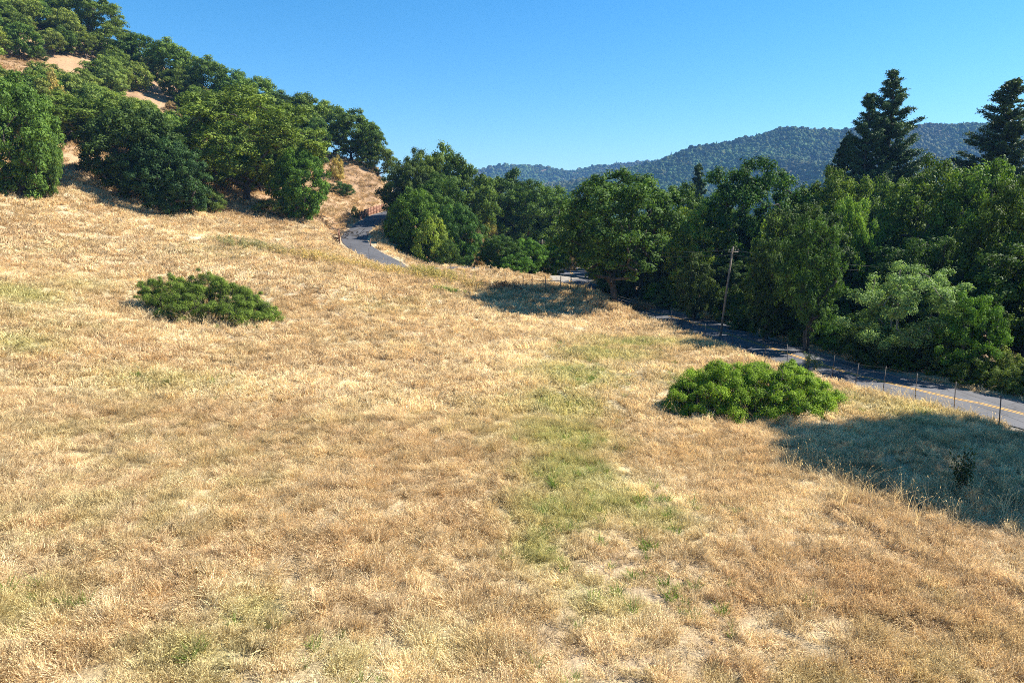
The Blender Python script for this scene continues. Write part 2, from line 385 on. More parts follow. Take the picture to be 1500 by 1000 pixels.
mixin(np.array([.5, .38, .24]), np.clip(1-sstep(WD+.2, WD+1.4, dD+(nv-.5)), 0, 1)*.8)
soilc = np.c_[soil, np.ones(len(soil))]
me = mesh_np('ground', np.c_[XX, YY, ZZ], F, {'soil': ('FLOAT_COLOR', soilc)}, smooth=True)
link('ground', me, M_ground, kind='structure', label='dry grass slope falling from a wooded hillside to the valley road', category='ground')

# ------------------------------------------------------------------ roads
def ribbon(path, off0, off1, dz, name, mat, edge=0.0, rows=None):
    p = path[:, :2]; t = np.gradient(p, axis=0); t /= np.linalg.norm(t, axis=1)[:, None]; nrm = np.c_[-t[:, 1], t[:, 0]]
    k = 7; V = []
    for i in range(k):
        o = off0+(off1-off0)*i/(k-1)
        if edge and i in (0, k-1): o = o+(vnoise(np.arange(len(p))*.45, np.full(len(p), i*7.), 60)-.5)*edge
        q = p+nrm*np.reshape(o, (-1, 1))
        crown = .05*(1-(2*i/(k-1)-1)**2) if rows is None else 0
        V.append(np.c_[q, path[:, 2]+dz+(crown if rows is None else rows)])
    V = np.stack(V, 1).reshape(-1, 3); n = len(p)
    I = (np.arange(n-1)[:, None]*k+np.arange(k-1)[None]).ravel()
    return mesh_np(name, V, np.stack([I, I+k, I+k+1, I+1], 1), smooth=True)
link('road', ribbon(PR, -WR, WR, .0, 'road', None, .35), M_asph, kind='structure', label='two lane asphalt valley road with double yellow line', category='road')
PD2 = PD[:-6]
link('driveway', ribbon(PD2, -WD, WD, .0, 'driveway', None, .25), M_asph2, kind='structure', label='narrow asphalt lane curving uphill round the slope', category='road')
for s in (-1, 1):
    link('road_marking', ribbon(PR, s*.09-.055+s*.05, s*.09+.055+s*.05, .056, 'road_marking', None, 0, 0.0), M_yel, kind='structure', label='solid yellow centre line painted on the valley road', category='road marking')

# ------------------------------------------------------------------ foliage meshes
def unit(v): return v/(np.linalg.norm(v, axis=-1, keepdims=True)+1e-9)
def leaf_quads(P, Nn, size, g, aspect=.6):
    n = len(P); r = g.normal(size=(n, 3)); t = unit(np.cross(Nn, r)); b = np.cross(Nn, t)
    s = size*g.uniform(.6, 1.35, n)[:, None]
    fold = Nn*s*.18
    V = np.stack([P-t*s*.5, P+b*s*aspect*.5+fold, P+t*s*.5, P-b*s*aspect*.5+fold], 1).reshape(-1, 3)
    return V, np.arange(n*4).reshape(-1, 4)
class Proto: pass
def skeleton_tubes(puffs, trunk_pts, r0, g, k=7, twig=.03, sag=.1):
    """grow limbs from the trunk to every puff, thick where many pass"""
    nodes = [np.array(p, float) for p in trunk_pts]; par = [-1]+list(range(len(trunk_pts)-1)); paths = []
    order = np.argsort([np.linalg.norm(p-trunk_pts[-1]) for p in puffs]); tn = len(trunk_pts)
    for oi in order:
        p = puffs[oi]; A = np.array(nodes[max(1, tn-3):]); base = max(1, tn-3)
        d = np.linalg.norm(A-p, axis=1); up = np.clip(A[:, 2]-p[2]+.3, 0, None); j = int(np.argmin(d+up*1.3))+base
        a = nodes[j]; L = np.linalg.norm(p-a); m = max(2, int(L/1.1)); prev = j; bend = g.normal(size=3)*L*.09+np.array([0, 0, sag*L])
        for q in range(1, m+1):
            t = q/m; pt = a*(1-t)+p*t+bend*math.sin(math.pi*t)
            nodes.append(pt); par.append(prev); prev = len(nodes)-1
    n = len(nodes); cnt = np.zeros(n); kids = [[] for _ in range(n)]
    for i in range(n):
        if par[i] >= 0: kids[par[i]].append(i)
    for i in range(n-1, -1, -1): cnt[i] = max(1, sum(cnt[c] for c in kids[i])) if kids[i] else 1
    rad = twig+(r0-twig)*((cnt-1)/max(1, cnt[0]-1))**.5
    T = Tubes(); done = set()
    def chain(start, first=None):
        st = [(start, first)]
        while st:
            i, pre = st.pop(); pts = [nodes[pre]] if pre is not None else []; rr = [min(rad[pre], rad[i]*1.15)] if pre is not None else []
            while True:
                pts.append(nodes[i]); rr.append(rad[i])
                if not kids[i]: break
                ks = sorted(kids[i], key=lambda c: -cnt[c])
                for c in ks[1:]: st.append((c, i))
                i = ks[0]
            if len(pts) > 1: T.add(pts, rr, k if rr[0] > .1 else 4, cap=False)
    chain(0)
    return T
def puff_leaves(c, r, nl, leaf, g, flat=.75, sub=9, up=.2, out=.75):
    sc = unit(g.normal(size=(sub, 3))); sc[:, 2] = np.abs(sc[:, 2])*.9-.25
    cen = c+sc*r*.62*np.array([1, 1, flat]); pick = g.integers(0, sub, nl)
    d = unit(g.normal(size=(nl, 3))); rr = r*.5*g.uniform(.35, 1.05, nl)[:, None]
    P = cen[pick]+d*rr*np.array([1, 1, flat]); nn = unit(d*out+unit(P-c+1e-6)*.55+np.array([0, 0, up])+g.normal(size=(nl, 3))*.38)
    v = .42*g.random(nl)+.2*g.random(sub)[pick]+.38*g.random()
    return P, nn, v
def broadleaf(seed, H, Rr, low=.25, npuff=70, leaf=.26, nleaf=26000, pr=.24, trunk_r=.38, lean=0, multi=1, open_=.0, low_open=0, flat=.75, sub=8):
    g = np.random.default_rng(seed); pr_ = pr*Rr
    zc = H*(low+(1-low)*.48); hz_ = H*(1-low)*.52
    puffs = []; tries = 0; ph = g.uniform(0, 6.28, 6)
    while len(puffs) < npuff and tries < 6000:
        tries += 1
        d = unit(g.normal(size=3)); rr = g.uniform(.5, 1)**.6
        az = math.atan2(d[1], d[0]); l = 1+.16*math.sin(2*az+ph[0])+.13*math.sin(3*az+ph[1]+2*d[2])+.1*math.sin(5*az+ph[2]-3*d[2])
        p = np.array([d[0]*Rr*rr*l*.86, d[1]*Rr*rr*l*.86, zc+d[2]*hz_*rr*(1+.13*math.sin(4*az+ph[3]))*.88])
        if d[2] < -.3: p[:2] *= (1-.35*open_)
        if d[2] < 0 and g.random() < open_*.75: continue
        if any(np.linalg.norm(p-q) < pr_*.8 for q in puffs): continue
        puffs.append(p)
    tl = H*max(.16, low*.9); nt_ = 5
    tr = [np.array([lean*(i/nt_)**1.5+.06*g.normal()*(i > 0), .06*g.normal()*(i > 0), -1.0+(tl+1.0)*i/nt_]) for i in range(nt_+1)]
    puffs = [p+np.array([lean*.8, 0, 0]) for p in puffs]
    T = skeleton_tubes(puffs, tr, trunk_r, g)
    T.V[0][:7*2] = T.V[0][:7*2]+0
    if multi > 1:
        for m in range(multi-1):
            a = g.uniform(0, 6.28); e = puffs[g.integers(0, len(puffs))]
            pts = [np.array([math.cos(a)*.5, math.sin(a)*.5, -1]), np.array([math.cos(a)*1., math.sin(a)*1., H*.2]), (e+np.array([math.cos(a)*1.4, math.sin(a)*1.4, H*.3]))/2, e]
            T.add(pts, [trunk_r*.75, trunk_r*.6, trunk_r*.4, .05], 6, cap=False)
    sizes = g.uniform(.75, 1.3, len(puffs)); wts = sizes**2/(sizes**2).sum(); PP = []; NN = []; VV = []
    for p, s, w in zip(puffs, sizes, wts):
        a, b, c = puff_leaves(p, pr_*s, max(20, int(nleaf*w)), leaf, g, flat, sub); PP.append(a); NN.append(b); VV.append(c)
    P = np.vstack(PP); V, F = leaf_quads(P, np.vstack(NN), leaf, g)
    o = Proto(); o.crown = mesh_np('crown', V, F, {'leafvar': ('FLOAT', np.repeat(np.concatenate(VV), 4).astype(np.float32))}); o.crown.materials.append(M_leaf)
    o.trunk = T.mesh('trunk'); o.H = float(np.percentile(P[:, 2], 99.7)); o.W = float(np.percentile(P[:, 0], 99)-np.percentile(P[:, 0], 1))
    return o
def conifer(seed, H=28, Rr=4.2, n=80, leaf=.34, bare=.1, droop=.25, top=1.0, gap=.12):
    g = np.random.default_rng(seed); T = Tubes(); T.add([(0, 0, -1), (.05, 0, H*.3), (0, .08, H*.65), (0, 0, H)], [H*.016, H*.012, H*.007, .03], 8, cap=False)
    PP = []; NN = []; VV = []
    for i in range(n):
        f = bare+(1-bare)*(i+g.random())/n
        if g.random() < gap: continue
        z = H*f; prof = (1-f)**.72*(.55+.6*g.random())*(1 if f > bare+.12 else .7); L = Rr*prof+.35
        az = g.uniform(0, 6.283); dr = np.array([math.cos(az), math.sin(az), 0]); ri = g.uniform(.05, .5)*(1 if f > .4 else .4)
        tt = np.linspace(0, 1, 7); pts = np.array([np.array([0, 0, z])+dr*L*t+np.array([0, 0, L*(ri*t-droop*math.sin(math.pi*t*.8)*.8+.28*t*t*.8)]) for t in tt])
        T.add(pts, np.linspace(.05+.04*(1-f), .015, 7), 4, cap=False)
        side = np.cross(dr, [0, 0, 1]); nc = max(3, int(L*2.6))
        for c in range(nc):
            t = .22+.8*(c+g.random()*.6)/nc; t = min(t, 1.0)
            ctr = np.array([np.interp(t, tt, pts[:, k]) for k in range(3)]); wd = .17*L*(1.15-t)+.25
            m = int(60+80*wd); u = g.uniform(-1, 1, m)
            P = ctr+side*(u*wd)[:, None]+dr*g.normal(0, .22, m)[:, None]+np.array([0, 0, 1])*(g.normal(0, .075, m)-.2*np.abs(u))[:, None]
            PP.append(P); NN.append(unit(np.array([0, 0, 1.])+g.normal(size=(m, 3))*.8)); VV.append(.6*g.random(m)+.4*g.random())
    P = np.vstack(PP); V, F = leaf_quads(P, np.vstack(NN), leaf, g, .45)
    o = Proto(); o.crown = mesh_np('crown', V, F, {'leafvar': ('FLOAT', np.repeat(np.concatenate(VV), 4).astype(np.float32))}); o.crown.materials.append(M_conif)
    o.trunk = T.mesh('trunk'); o.H = H; o.W = float(np.percentile(P[:, 0], 99.5)-np.percentile(P[:, 0], .5)); return o

PB = {
 'oakA': broadleaf(1, 14, 7.3, .16, 120, .36, 22000, .17, .42, open_=.3, flat=.95),
 'oakB': broadleaf(2, 12, 6.0, .16, 95, .36, 17000, .19, .32, lean=.8, open_=.2, flat=1),
 'oakC': broadleaf(3, 13, 6.3, .24, 90, .35, 16000, .19, .30, lean=-1.0, open_=.4, flat=.95),
 'oakD': broadleaf(4, 11, 5.5, .08, 105, .34, 19000, .20, .3, open_=.05, flat=1),
 'big':  broadleaf(5, 18, 8.2, .16, 190, .32, 42000, .14, .36, open_=.25, lean=.3, flat=1),
 'big2': broadleaf(6, 17, 7.6, .14, 170, .29, 42000, .155, .34, open_=.2, flat=1),
 'big3': broadleaf(16, 16, 6.6, .16, 130, .29, 33000, .17, .3, open_=.2, multi=3, flat=1),
 'dense': broadleaf(7, 12, 6.0, -.02, 180, .27, 46000, .17, .36, open_=0, flat=1),
 'bush': broadleaf(8, 5, 3.2, -.05, 70, .2, 11000, .22, .10, multi=4, flat=1),
 'bushB': broadleaf(9, 4.5, 3.6, -.05, 75, .2, 12000, .2, .10, multi=4, flat=.95),
 'willow': broadleaf(10, 9, 4.8, .10, 130, .15, 42000, .15, .14, multi=5, open_=.3, sub=10, flat=1),
 'willowB': broadleaf(12, 8, 4.0, .0, 110, .17, 30000, .17, .13, multi=4, open_=.1, sub=10, flat=1),
 'tall': broadleaf(13, 25, 6.5, .70, 120, .36, 30000, .19, .4, open_=0),
 'fir': conifer(20, 28, 6.6, 185, leaf=.23, gap=.03, droop=.10), 'firB': conifer(21, 26, 6.6, 170, leaf=.23, gap=.05, droop=.12), 'spruce': conifer(22, 18, 4.0, 130, leaf=.3, droop=.3, gap=.02),
}
COL = {'oak': (.085, .142, .025), 'oak2': (.118, .185, .03), 'dark': (.058, .10, .024), 'bluegreen': (.05, .095, .03), 'bright': (.09, .185, .024),
       'lime': (.20, .30, .045), 'yellow': (.42, .36, .11), 'willow': (.17, .25, .085), 'brown': (.34, .24, .12), 'olive': (.14, .195, .045), 'conifer': (.07, .12, .045), 'deep': (.065, .125, .024)}
TREES = []
def tree(kind, x, y, H, Wd, col, label, cat='tree', name='oak_tree', group=None, sink=.3, pale=False, jit=.12):
    p = PB[kind]; z = hz(x, y)-sink
    t = empty(name, (x, y, z), label, cat, group, random.uniform(0, 6.28))
    s = Wd/p.W; t.scale = (s, s, (H+sink)/p.H)
    tr = link('trunk', p.trunk, None, t)
    if len(p.trunk.materials) == 0: p.trunk.materials.append(M_pale if pale else M_bark)
    cr = link('crown', p.crown, None, t)
    c = COL[col] if isinstance(col, str) else col; j = [1+random.uniform(-jit, jit) for _ in range(2)]
    cr.color = (c[0]*j[0]*j[1], c[1]*j[1], c[2]*j[1], 1); TREES.append((x, y, Wd/2)); return t
def ptree(kind, px, top, Y, wpx, col, label, **kw):
    """place by where it stands in the valley: column, distance and the height its top reaches"""
    w = unp(px, top, Y); X = w[0]; base = hz(X, Y); t = Y/ray(px, top)[1]
    return tree(kind, X, Y, max(2.0, w[2]-base), wpx/1000*t, col, label, **kw)

# --- left edge of the wood, named one by one
ptree('dense', 8, 112, 84, 116, (.085, .155, .028), 'green bushy oak at the left edge of the photo, foliage hanging to the grass', cat='tree')
ptree('dense', 55, 180, 86, 50, (.09, .155, .03), 'small feathery green tree hugging the right side of the leftmost oak')
ptree('dense', 192, 155, 97, 122, 'dark', 'dense dark evergreen oak with a rounded top and a crown down to the ground')
ptree('dense', 242, 202, 94.5, 96, 'bluegreen', 'dark rounded evergreen oak mass casting shade on the grass, right of a similar one')
ptree('oakC', 98, 138, 108, 120, 'oak', 'small oak with a bare forked trunk between the leftmost oak and the dark rounded one')
ptree('big2', 352, 130, 110, 195, (.115, .185, .032), 'large spreading oak with a thick dark trunk at the edge of the dry field')
ptree('dense', 436, 218, 107, 72, 'bright', 'bushy green oak low to the ground where the field meets the bare slope')
ptree('oakD', 298, 220, 116, 60, 'oak2', 'mid green oak between the dark evergreen and the big spreading oak')
ptree('bush', 305, 272, 100, 45, 'olive', 'yellowish green bush left of the spreading oak trunk', cat='shrub', name='bush')
ptree('bush', 265, 278, 99, 40, 'deep', 'low dark bush right of the dense evergreen oak', cat='shrub', name='bush')
ptree('bushB', 400, 290, 106, 55, 'olive', 'low leafy bush right of the spreading oak trunk', cat='shrub', name='bush')
ptree('bush', 130, 255, 98, 30, 'dark', 'small dark bush in the shade beside the dense evergreen oak', cat='shrub', name='bush')
ptree('bush', 520, 310, 126, 14, 'olive', 'lone small bush at the foot of the bare slope beside the lane', cat='shrub', name='bush')
ptree('oakB', 452, 190, 142, 62, 'oak', 'oak clinging to the top left of the bare slope')
ptree('bushB', 497, 266, 138, 36, 'dark', 'dark low oak scrub sprawling on the upper bare slope', cat='shrub', name='bush')
ptree('bush', 492, 228, 146, 24, 'yellow', 'golden dry shrub above the bare slope', cat='shrub', name='bush')
ptree('bush', 425, 195, 140, 40, 'brown', 'rust brown dry shrub among the green oaks over the spreading oak', cat='shrub', name='bush')
ptree('bush', 75, 105, 122, 40, 'yellow', 'yellow leaved shrub above the forked oak on the hillside', cat='shrub', name='bush')
ptree('bush', 35, 125, 115, 40, 'yellow', 'yellow leaved shrub behind the leftmost oak', cat='shrub', name='bush')
ptree('bush', 20, 18, 180, 35, 'olive', 'pale yellowish shrub at the top left corner of the hillside', cat='shrub', name='bush')
# skyline row
SKY = [(-10,-60,190,100),(35,-35,195,95),(85,-12,195,90),(128,-8,192,75),(165,38,188,62),(205,52,186,64),(245,58,184,60),(272,78,182,50),(305,84,180,56),(345,104,178,64),(378,112,174,58),(405,134,170,58),(436,136,168,66),(472,148,165,66),(512,160,160,66),(538,180,158,50),(556,212,156,44)]
kinds = ['oakA', 'oakB', 'oakC', 'oakB', 'oakC', 'oakD']
for i, (px, top, Y, w) in enumerate(SKY):
    lab = 'oak on the hilltop skyline, its crown cut out against the blue sky'
    if i == len(SKY)-1: lab = 'lowest and rightmost dark oak on the hill skyline, above the bare slope'
    elif i == len(SKY)-3: lab = 'airy oak on the skyline with trunks showing above the bare slope'
    ptree(kinds[i % 5+1] if i > 3 else kinds[i % 3], px, top, Y, w*1.12, [(.11, .17, .032), (.14, .205, .038), (.09, .145, .03)][i % 3], lab, group='oaks along the hilltop skyline')
# hillside fill, avoiding the bare openings
def inpx(x, y, z):
    v = np.array([x, y, z-CAMH]); t = v[1]*CP-v[2]*SP; u = v[1]*SP+v[2]*CP
    return 750+1000*v[0]/t, 500-1000*u/t
gaps = [(98,92,42,20),(205,138,36,18),(255,160,38,20),(10,78,26,22),(530,285,60,50),(100,178,26,20),(30,110,22,18),(590,290,30,30),(300,205,26,18),(340,160,20,14)]
cnt = 0
rg = random.Random(5)
for k in range(900):
    Y = rg.uniform(112, 186); X = rg.uniform(-.84, -.24)*Y; z = hz(X, Y); a, b = inpx(X, Y, z+4)
    if a > 470 or (a > 430 and Y < 150) or X > -38 and Y < 128: continue
    if any(((a-g_[0])/g_[2])**2+((b+db-g_[1])/g_[3])**2 < 1 for g_ in gaps for db in (-9, 0, 9)): continue
    if any(math.hypot(X-q[0], Y-q[1]) < (q[2]+3.0)*.70 for q in TREES): continue
    Hh = rg.uniform(6, 9.5); kd = rg.choice(['oakA', 'oakB', 'oakC', 'oakD', 'oakD']); c = rg.choice([(.11, .175, .032), (.14, .205, .038), (.16, .22, .045), (.09, .15, .03), (.17, .215, .05)])
    tree(kd, X, Y, Hh, Hh*rg.uniform(.85, 1.2), c, 'green oak among the crowded oaks covering the left hillside', group='oaks crowding the hillside'); cnt += 1
    if cnt > 110: break
# dry scrub on the hillside floor
for k in range(34):
    Y = rg.uniform(110, 175); X = rg.uniform(-.8, -.27)*Y
    z = hz(X, Y); pa, pb = inpx(X, Y, z)
    if X > -36 and Y < 125 or (pa > 462 and pb > 232): continue
    c = rg.choice(['brown', 'olive', 'yellow', 'olive', 'dark'])
    Hh = rg.uniform(1.2, 2.6); tree('bush', X, Y, Hh, Hh*1.5, c, 'low dry scrub bush between the hillside oaks', cat='shrub', name='bush', group='scrub under the hillside oaks')

# --- the clump in the middle, beyond the lane
for a in [('big3',598,238,122,66,'dark','dark oak at the left of the middle clump, leaning over the lane'),
          ('big2',612,220,126,88,'oak','tall oak in the middle clump behind the bright green tree'),
          ('oakC',655,212,130,72,'oak','highest oak of the middle clump, airy crown top against the sky'),
          ('oakA',690,246,132,78,'oak','oak on the right shoulder of the middle clump'),
          ('dense',606,278,109,72,'bright','bright green leafy tree at the front of the middle clump beside the lane'),
          ('dense',582,306,112,40,'dark','dark leafy tree at the lane edge, left foot of the middle clump'),
          ('dense',668,300,107,66,'deep','rounded oak with foliage to the ground at the right foot of the middle clump'),
          ('big2',640,255,117,90,'deep','deep green oak in the heart of the middle clump'),
          ('oakA',742,250,150,95,'dark','dark oak right of the middle clump with bare limbs under its crown'),
          ('big2',782,266,140,105,'oak','broad domed oak in front of the far mountain, right of the middle clump'),
          ('oakA',868,300,108,70,'dark','dark oak shading the far bend of the valley road, left of the great roadside oak'),
          ('oakD',822,284,150,80,'oak2','lighter oak left of the great roadside oak'),
          ('oakB',722,262,165,70,'oak2','further oak behind the dip right of the middle clump'),
          ('oakA',800,280,185,90,'oak2','distant oak crown below the mountain foot'),
          ('oakD',850,292,170,70,'oak','oak behind the left side of the great roadside oak')]:
    ptree(*a)
for a in [('bushB',634,318,103,54,'lime','yellow green leafy shrub in front of the middle clump'),
          ('bush',655,352,101,40,'deep','dark low shrub at the bottom of the middle clump'),
          ('bush',600,352,105,40,'dark','dark shrub beside the lane verge under the bright green tree'),
          ('bush',683,378,100,26,'deep','small low green shrub at the right foot of the middle clump'),
          ('bush',697,335,118,30,'brown','golden brown dry shrub right of the middle clump'),
          ('bush',716,320,135,30,'yellow','dry golden shrub on the far bank'),
          ('dense',734,345,101,56,'deep','dark green bushy shrub left end of the green thicket by the fence corner'),
          ('dense',772,350,103,52,'bright','bright green bushy shrub in the middle of the thicket by the fence corner'),
          ('dense',806,358,106,50,'bright','green bushy shrub at the right of the thicket by the fence corner'),
          ('bushB',752,372,99,50,'bright','low bright shrub in front of the green thicket'),
          ('bush',822,330,135,44,'olive','pale olive shrub behind the green thicket'),
          ('bush',838,372,122,16,'brown','dry brown bush beside the road bend')]:
    ptree(*a, cat='shrub', name='bush')

# --- right side, big named crowns
for a in [('big',905,252,80,158,'deep','great roadside oak with a dark forked trunk standing where field and road meet'),
          ('big3',1000,272,97,96,'oak','oak crown just right of the great roadside oak'),
          ('willowB',1018,304,86,84,'lime','pale lime green sunlit tree right of the great roadside oak'),
          ('big2',1108,235,86,160,'deep','large dome topped oak between the leaning pole and the tall firs'),
          ('big2',1222,250,82,120,'oak2','sunlit rounded tree under the tall firs'),
          ('willowB',1252,292,68,76,'lime','yellow green sunlit tree below the tall firs'),
          ('willowB',1135,318,72,74,'lime','yellow green tree glowing below the large dome topped oak'),
          ('big3',1310,262,90,90,'oak2','green tree right of the tall double fir, at its foot'),
          ('big2',1372,236,72,165,'oak','broad dark oak right of the tall firs'),
          ('big3',1452,238,66,120,'oak2','leafy oak below the fir at the right edge'),
          ('big2',1508,262,56,150,'oak','leafy oak filling the right edge of the photo'),
          ('willow',1338,388,51,150,'willow','pale grey green willow with slender pale trunks beside the road'),
          ('willowB',1428,432,47,92,'bright','bright green leafy sapling tree right of the pale willow'),
          ('big3',1192,318,57,84,'deep','deep green tree leaning out over the road, right of the utility pole'),
          ('oakD',1128,352,62,58,'dark','low dark tree between the utility pole and the tree leaning over the road'),
          ('oakD',1020,372,74,56,'dark','low dark tree between the great roadside oak and the utility pole'),
          ('big3',1175,300,68,110,'dark','dark tree behind the roadside in the middle of the wood'),
          ('big3',1060,300,92,90,'dark','dark tree between the great oak and the dome topped oak')]:
    ptree(*a, pale=a[0] == 'willow')
# --- firs
ptree('fir', 1312, 104, 112, 128, 'conifer', 'tallest fir, right of the twin pair, its top against the sky', name='fir_tree')
ptree('firB', 1276, 138, 110, 84, 'conifer', 'fir joined to the left side of the tallest fir', name='fir_tree')
ptree('spruce', 1240, 203, 114, 82, 'conifer', 'short pointed dark fir left of the tall twin firs', name='fir_tree')
ptree('firB', 1484, 118, 98, 150, 'conifer', 'dark fir cut by the right edge of the photo', name='fir_tree')
ptree('spruce', 1024, 242, 150, 44, 'bluegreen', 'small distant fir poking above the oaks left of the dome topped oak', name='fir_tree')
# --- wood fill behind the road
rg = random.Random(9); cnt = 0
def road_x(y): return float(np.interp(y, PR[::-1, 1], PR[::-1, 0]))
for k in range(1500):
    Y = rg.uniform(28, 150); X = road_x(Y)+5.5+rg.random()**1.3*70
    if X > .86*Y+9 or (Y < 45 and X-road_x(Y) < 9): continue
    if any(math.hypot(X-q[0], Y-q[1]) < (q[2]+2.5)*.66 for q in TREES): continue
    a, b = inpx(X, Y, hz(X, Y))
    if abs(a-1062) < 55 and Y < 74: continue
    if abs(a-905) < 105 and Y < 86 or abs(a-1338) < 85 and Y < 58: continue
    win = [c_ for p_, w_, y_, c_ in ((1018, 60, 90, 372), (1135, 55, 74, 385), (1252, 55, 70, 372), (1428, 60, 52, 470), (1108, 70, 82, 350), (1372, 60, 68, 340)) if abs(a-p_) < w_ and Y < y_]
    cap = np.interp(a, [850,1000,1060,1150,1290,1500], [300,290,290,275,285,280])
    zt = unp(a, cap+rg.uniform(0, 60), Y)[2]; Hh = min(zt-hz(X, Y), rg.uniform(9, 15))
    if Y < 45: Hh = min(Hh, (X-road_x(Y))*.55)
    if win: Hh = min(Hh, unp(a, max(win)+rg.uniform(0, 25), Y)[2]-hz(X, Y))
    if Hh < 4: continue
    kd = rg.choice(['big3', 'big2', 'oakD', 'oakB', 'willowB']); c = rg.choice(['oak', 'dark', 'deep', 'oak2', 'dark', 'deep', 'oak'])
    if win: c = rg.choice(['dark', 'deep'])
    tree(kd, X, Y, Hh, Hh*rg.uniform(.75, 1.05), c, 'tree crowded in the shaded wood behind the valley road', group='trees crowding the wood behind the road'); cnt += 1
    if cnt > 85: break
# understory along the far verge
cnt = 0
for k in range(400):
    Y = rg.uniform(26, 120); X = road_x(Y)+(4.3 if Y > 47 else 5.0)+rg.random()*4.0
    if X > .8*Y+6: continue
    if any(math.hypot(X-q[0], Y-q[1]) < 1.6 for q in TREES[-cnt:] if cnt): continue
    if abs(inpx(X, Y, 0)[0]-1062) < 22 and Y < 66: continue
    Hh = rg.uniform(1.4, 3.8) if Y > 46 else rg.uniform(1.3, 2.6); c = rg.choice(['dark', 'deep', 'bright', 'olive', 'dark', 'oak'])
    tree(rg.choice(['bush', 'bushB']), X, Y, Hh, Hh*rg.uniform(1., 1.5), c, 'shaded bush at the foot of the wood along the far road verge', cat='shrub', name='bush', group='undergrowth along the far verge'); cnt += 1
    if cnt > 70: break
# the tree out of frame whose shade lies on the field
tree('tall', 39.6, 33.2, 24, 11.0, 'oak', 'leafy oak just outside the right edge whose shade falls on the dry grass')
tree('tall', 47.5, 31.8, 25, 11.0, 'oak', 'second oak outside the right edge shading the lower grass')

# each fill tree says where it stands: landmark below or beside it, how far up, and its order there
ORD0 = ['first', 'second', 'third', 'fourth', 'fifth', 'sixth', 'seventh', 'eighth', 'ninth', 'tenth', 'eleventh', 'twelfth', 'thirteenth', 'fourteenth', 'fifteenth', 'sixteenth', 'seventeenth', 'eighteenth', 'nineteenth', 'twentieth']
ORD = ORD0+['twenty-'+q for q in ORD0[:9]]+['thirtieth']+['thirty-'+q for q in ORD0[:9]]
def relabel(group, cols, tiers, fmt, tkey):
    bins = {}
    for o in bpy.data.objects:
        if o.get('group') == group and o.parent is None:
            a, b = inpx(o.location.x, o.location.y, o.location.z+2); c = next(n for lim, n in cols if a < lim); q = next(n for lim, n in tiers if (b if tkey == 'b' else o.location.y) < lim)
            bins.setdefault((c, q), []).append((a, o))
    for (c, q), l in bins.items():
        l.sort(key=lambda t: t[0])
        for k, (a, o) in enumerate(l):
            w = 'only one there' if len(l) == 1 else ORD[min(k, 38)]+' from left'
            o['label'] = fmt % (q, c, w)
relabel('oaks crowding the hillside', [(80, 'leftmost oak'), (150, 'small forked oak'), (270, 'round dark evergreen'), (400, 'spreading oak'), (9999, 'bare slope')],
        [(110, 'high up, above'), (170, 'halfway up, above'), (230, 'lower down, above'), (9999, 'just behind')], 'hillside oak %s the %s, %s', 'b')
relabel('scrub under the hillside oaks', [(80, 'leftmost oak'), (150, 'small forked oak'), (270, 'round dark evergreen'), (400, 'spreading oak'), (9999, 'bare slope')],
        [(140, 'high above'), (220, 'above'), (9999, 'just behind')], 'dry hillside scrub bush %s the %s, %s', 'b')
relabel('oaks along the hilltop skyline', [(150, 'forked oak'), (270, 'round dark evergreen'), (420, 'spreading oak'), (9999, 'bushy green oak beside the bare slope')], [(9e9, 'far above')], 'skyline oak %s the %s, %s', 'b')
relabel('trees crowding the wood behind the road', [(980, 'great roadside oak'), (1060, 'gap left of the leaning pole'), (1180, 'dome topped oak'), (1290, 'short fir'), (1400, 'pale willow'), (9999, 'right edge')],
        [(62, 'front row near'), (85, 'second row near'), (110, 'third row near'), (999, 'back row near')], 'wood tree, %s the %s, %s', 'y')
relabel('undergrowth along the far verge', [(980, 'great roadside oak'), (1060, 'leaning pole from the left'), (1180, 'leaning pole from the right'), (1290, 'dark gap before the willow'), (1400, 'pale willow'), (9999, 'right edge')],
        [(45, 'nearest, by'), (60, 'near'), (999, 'far back, by')], 'verge bush %s the %s, %s', 'y')

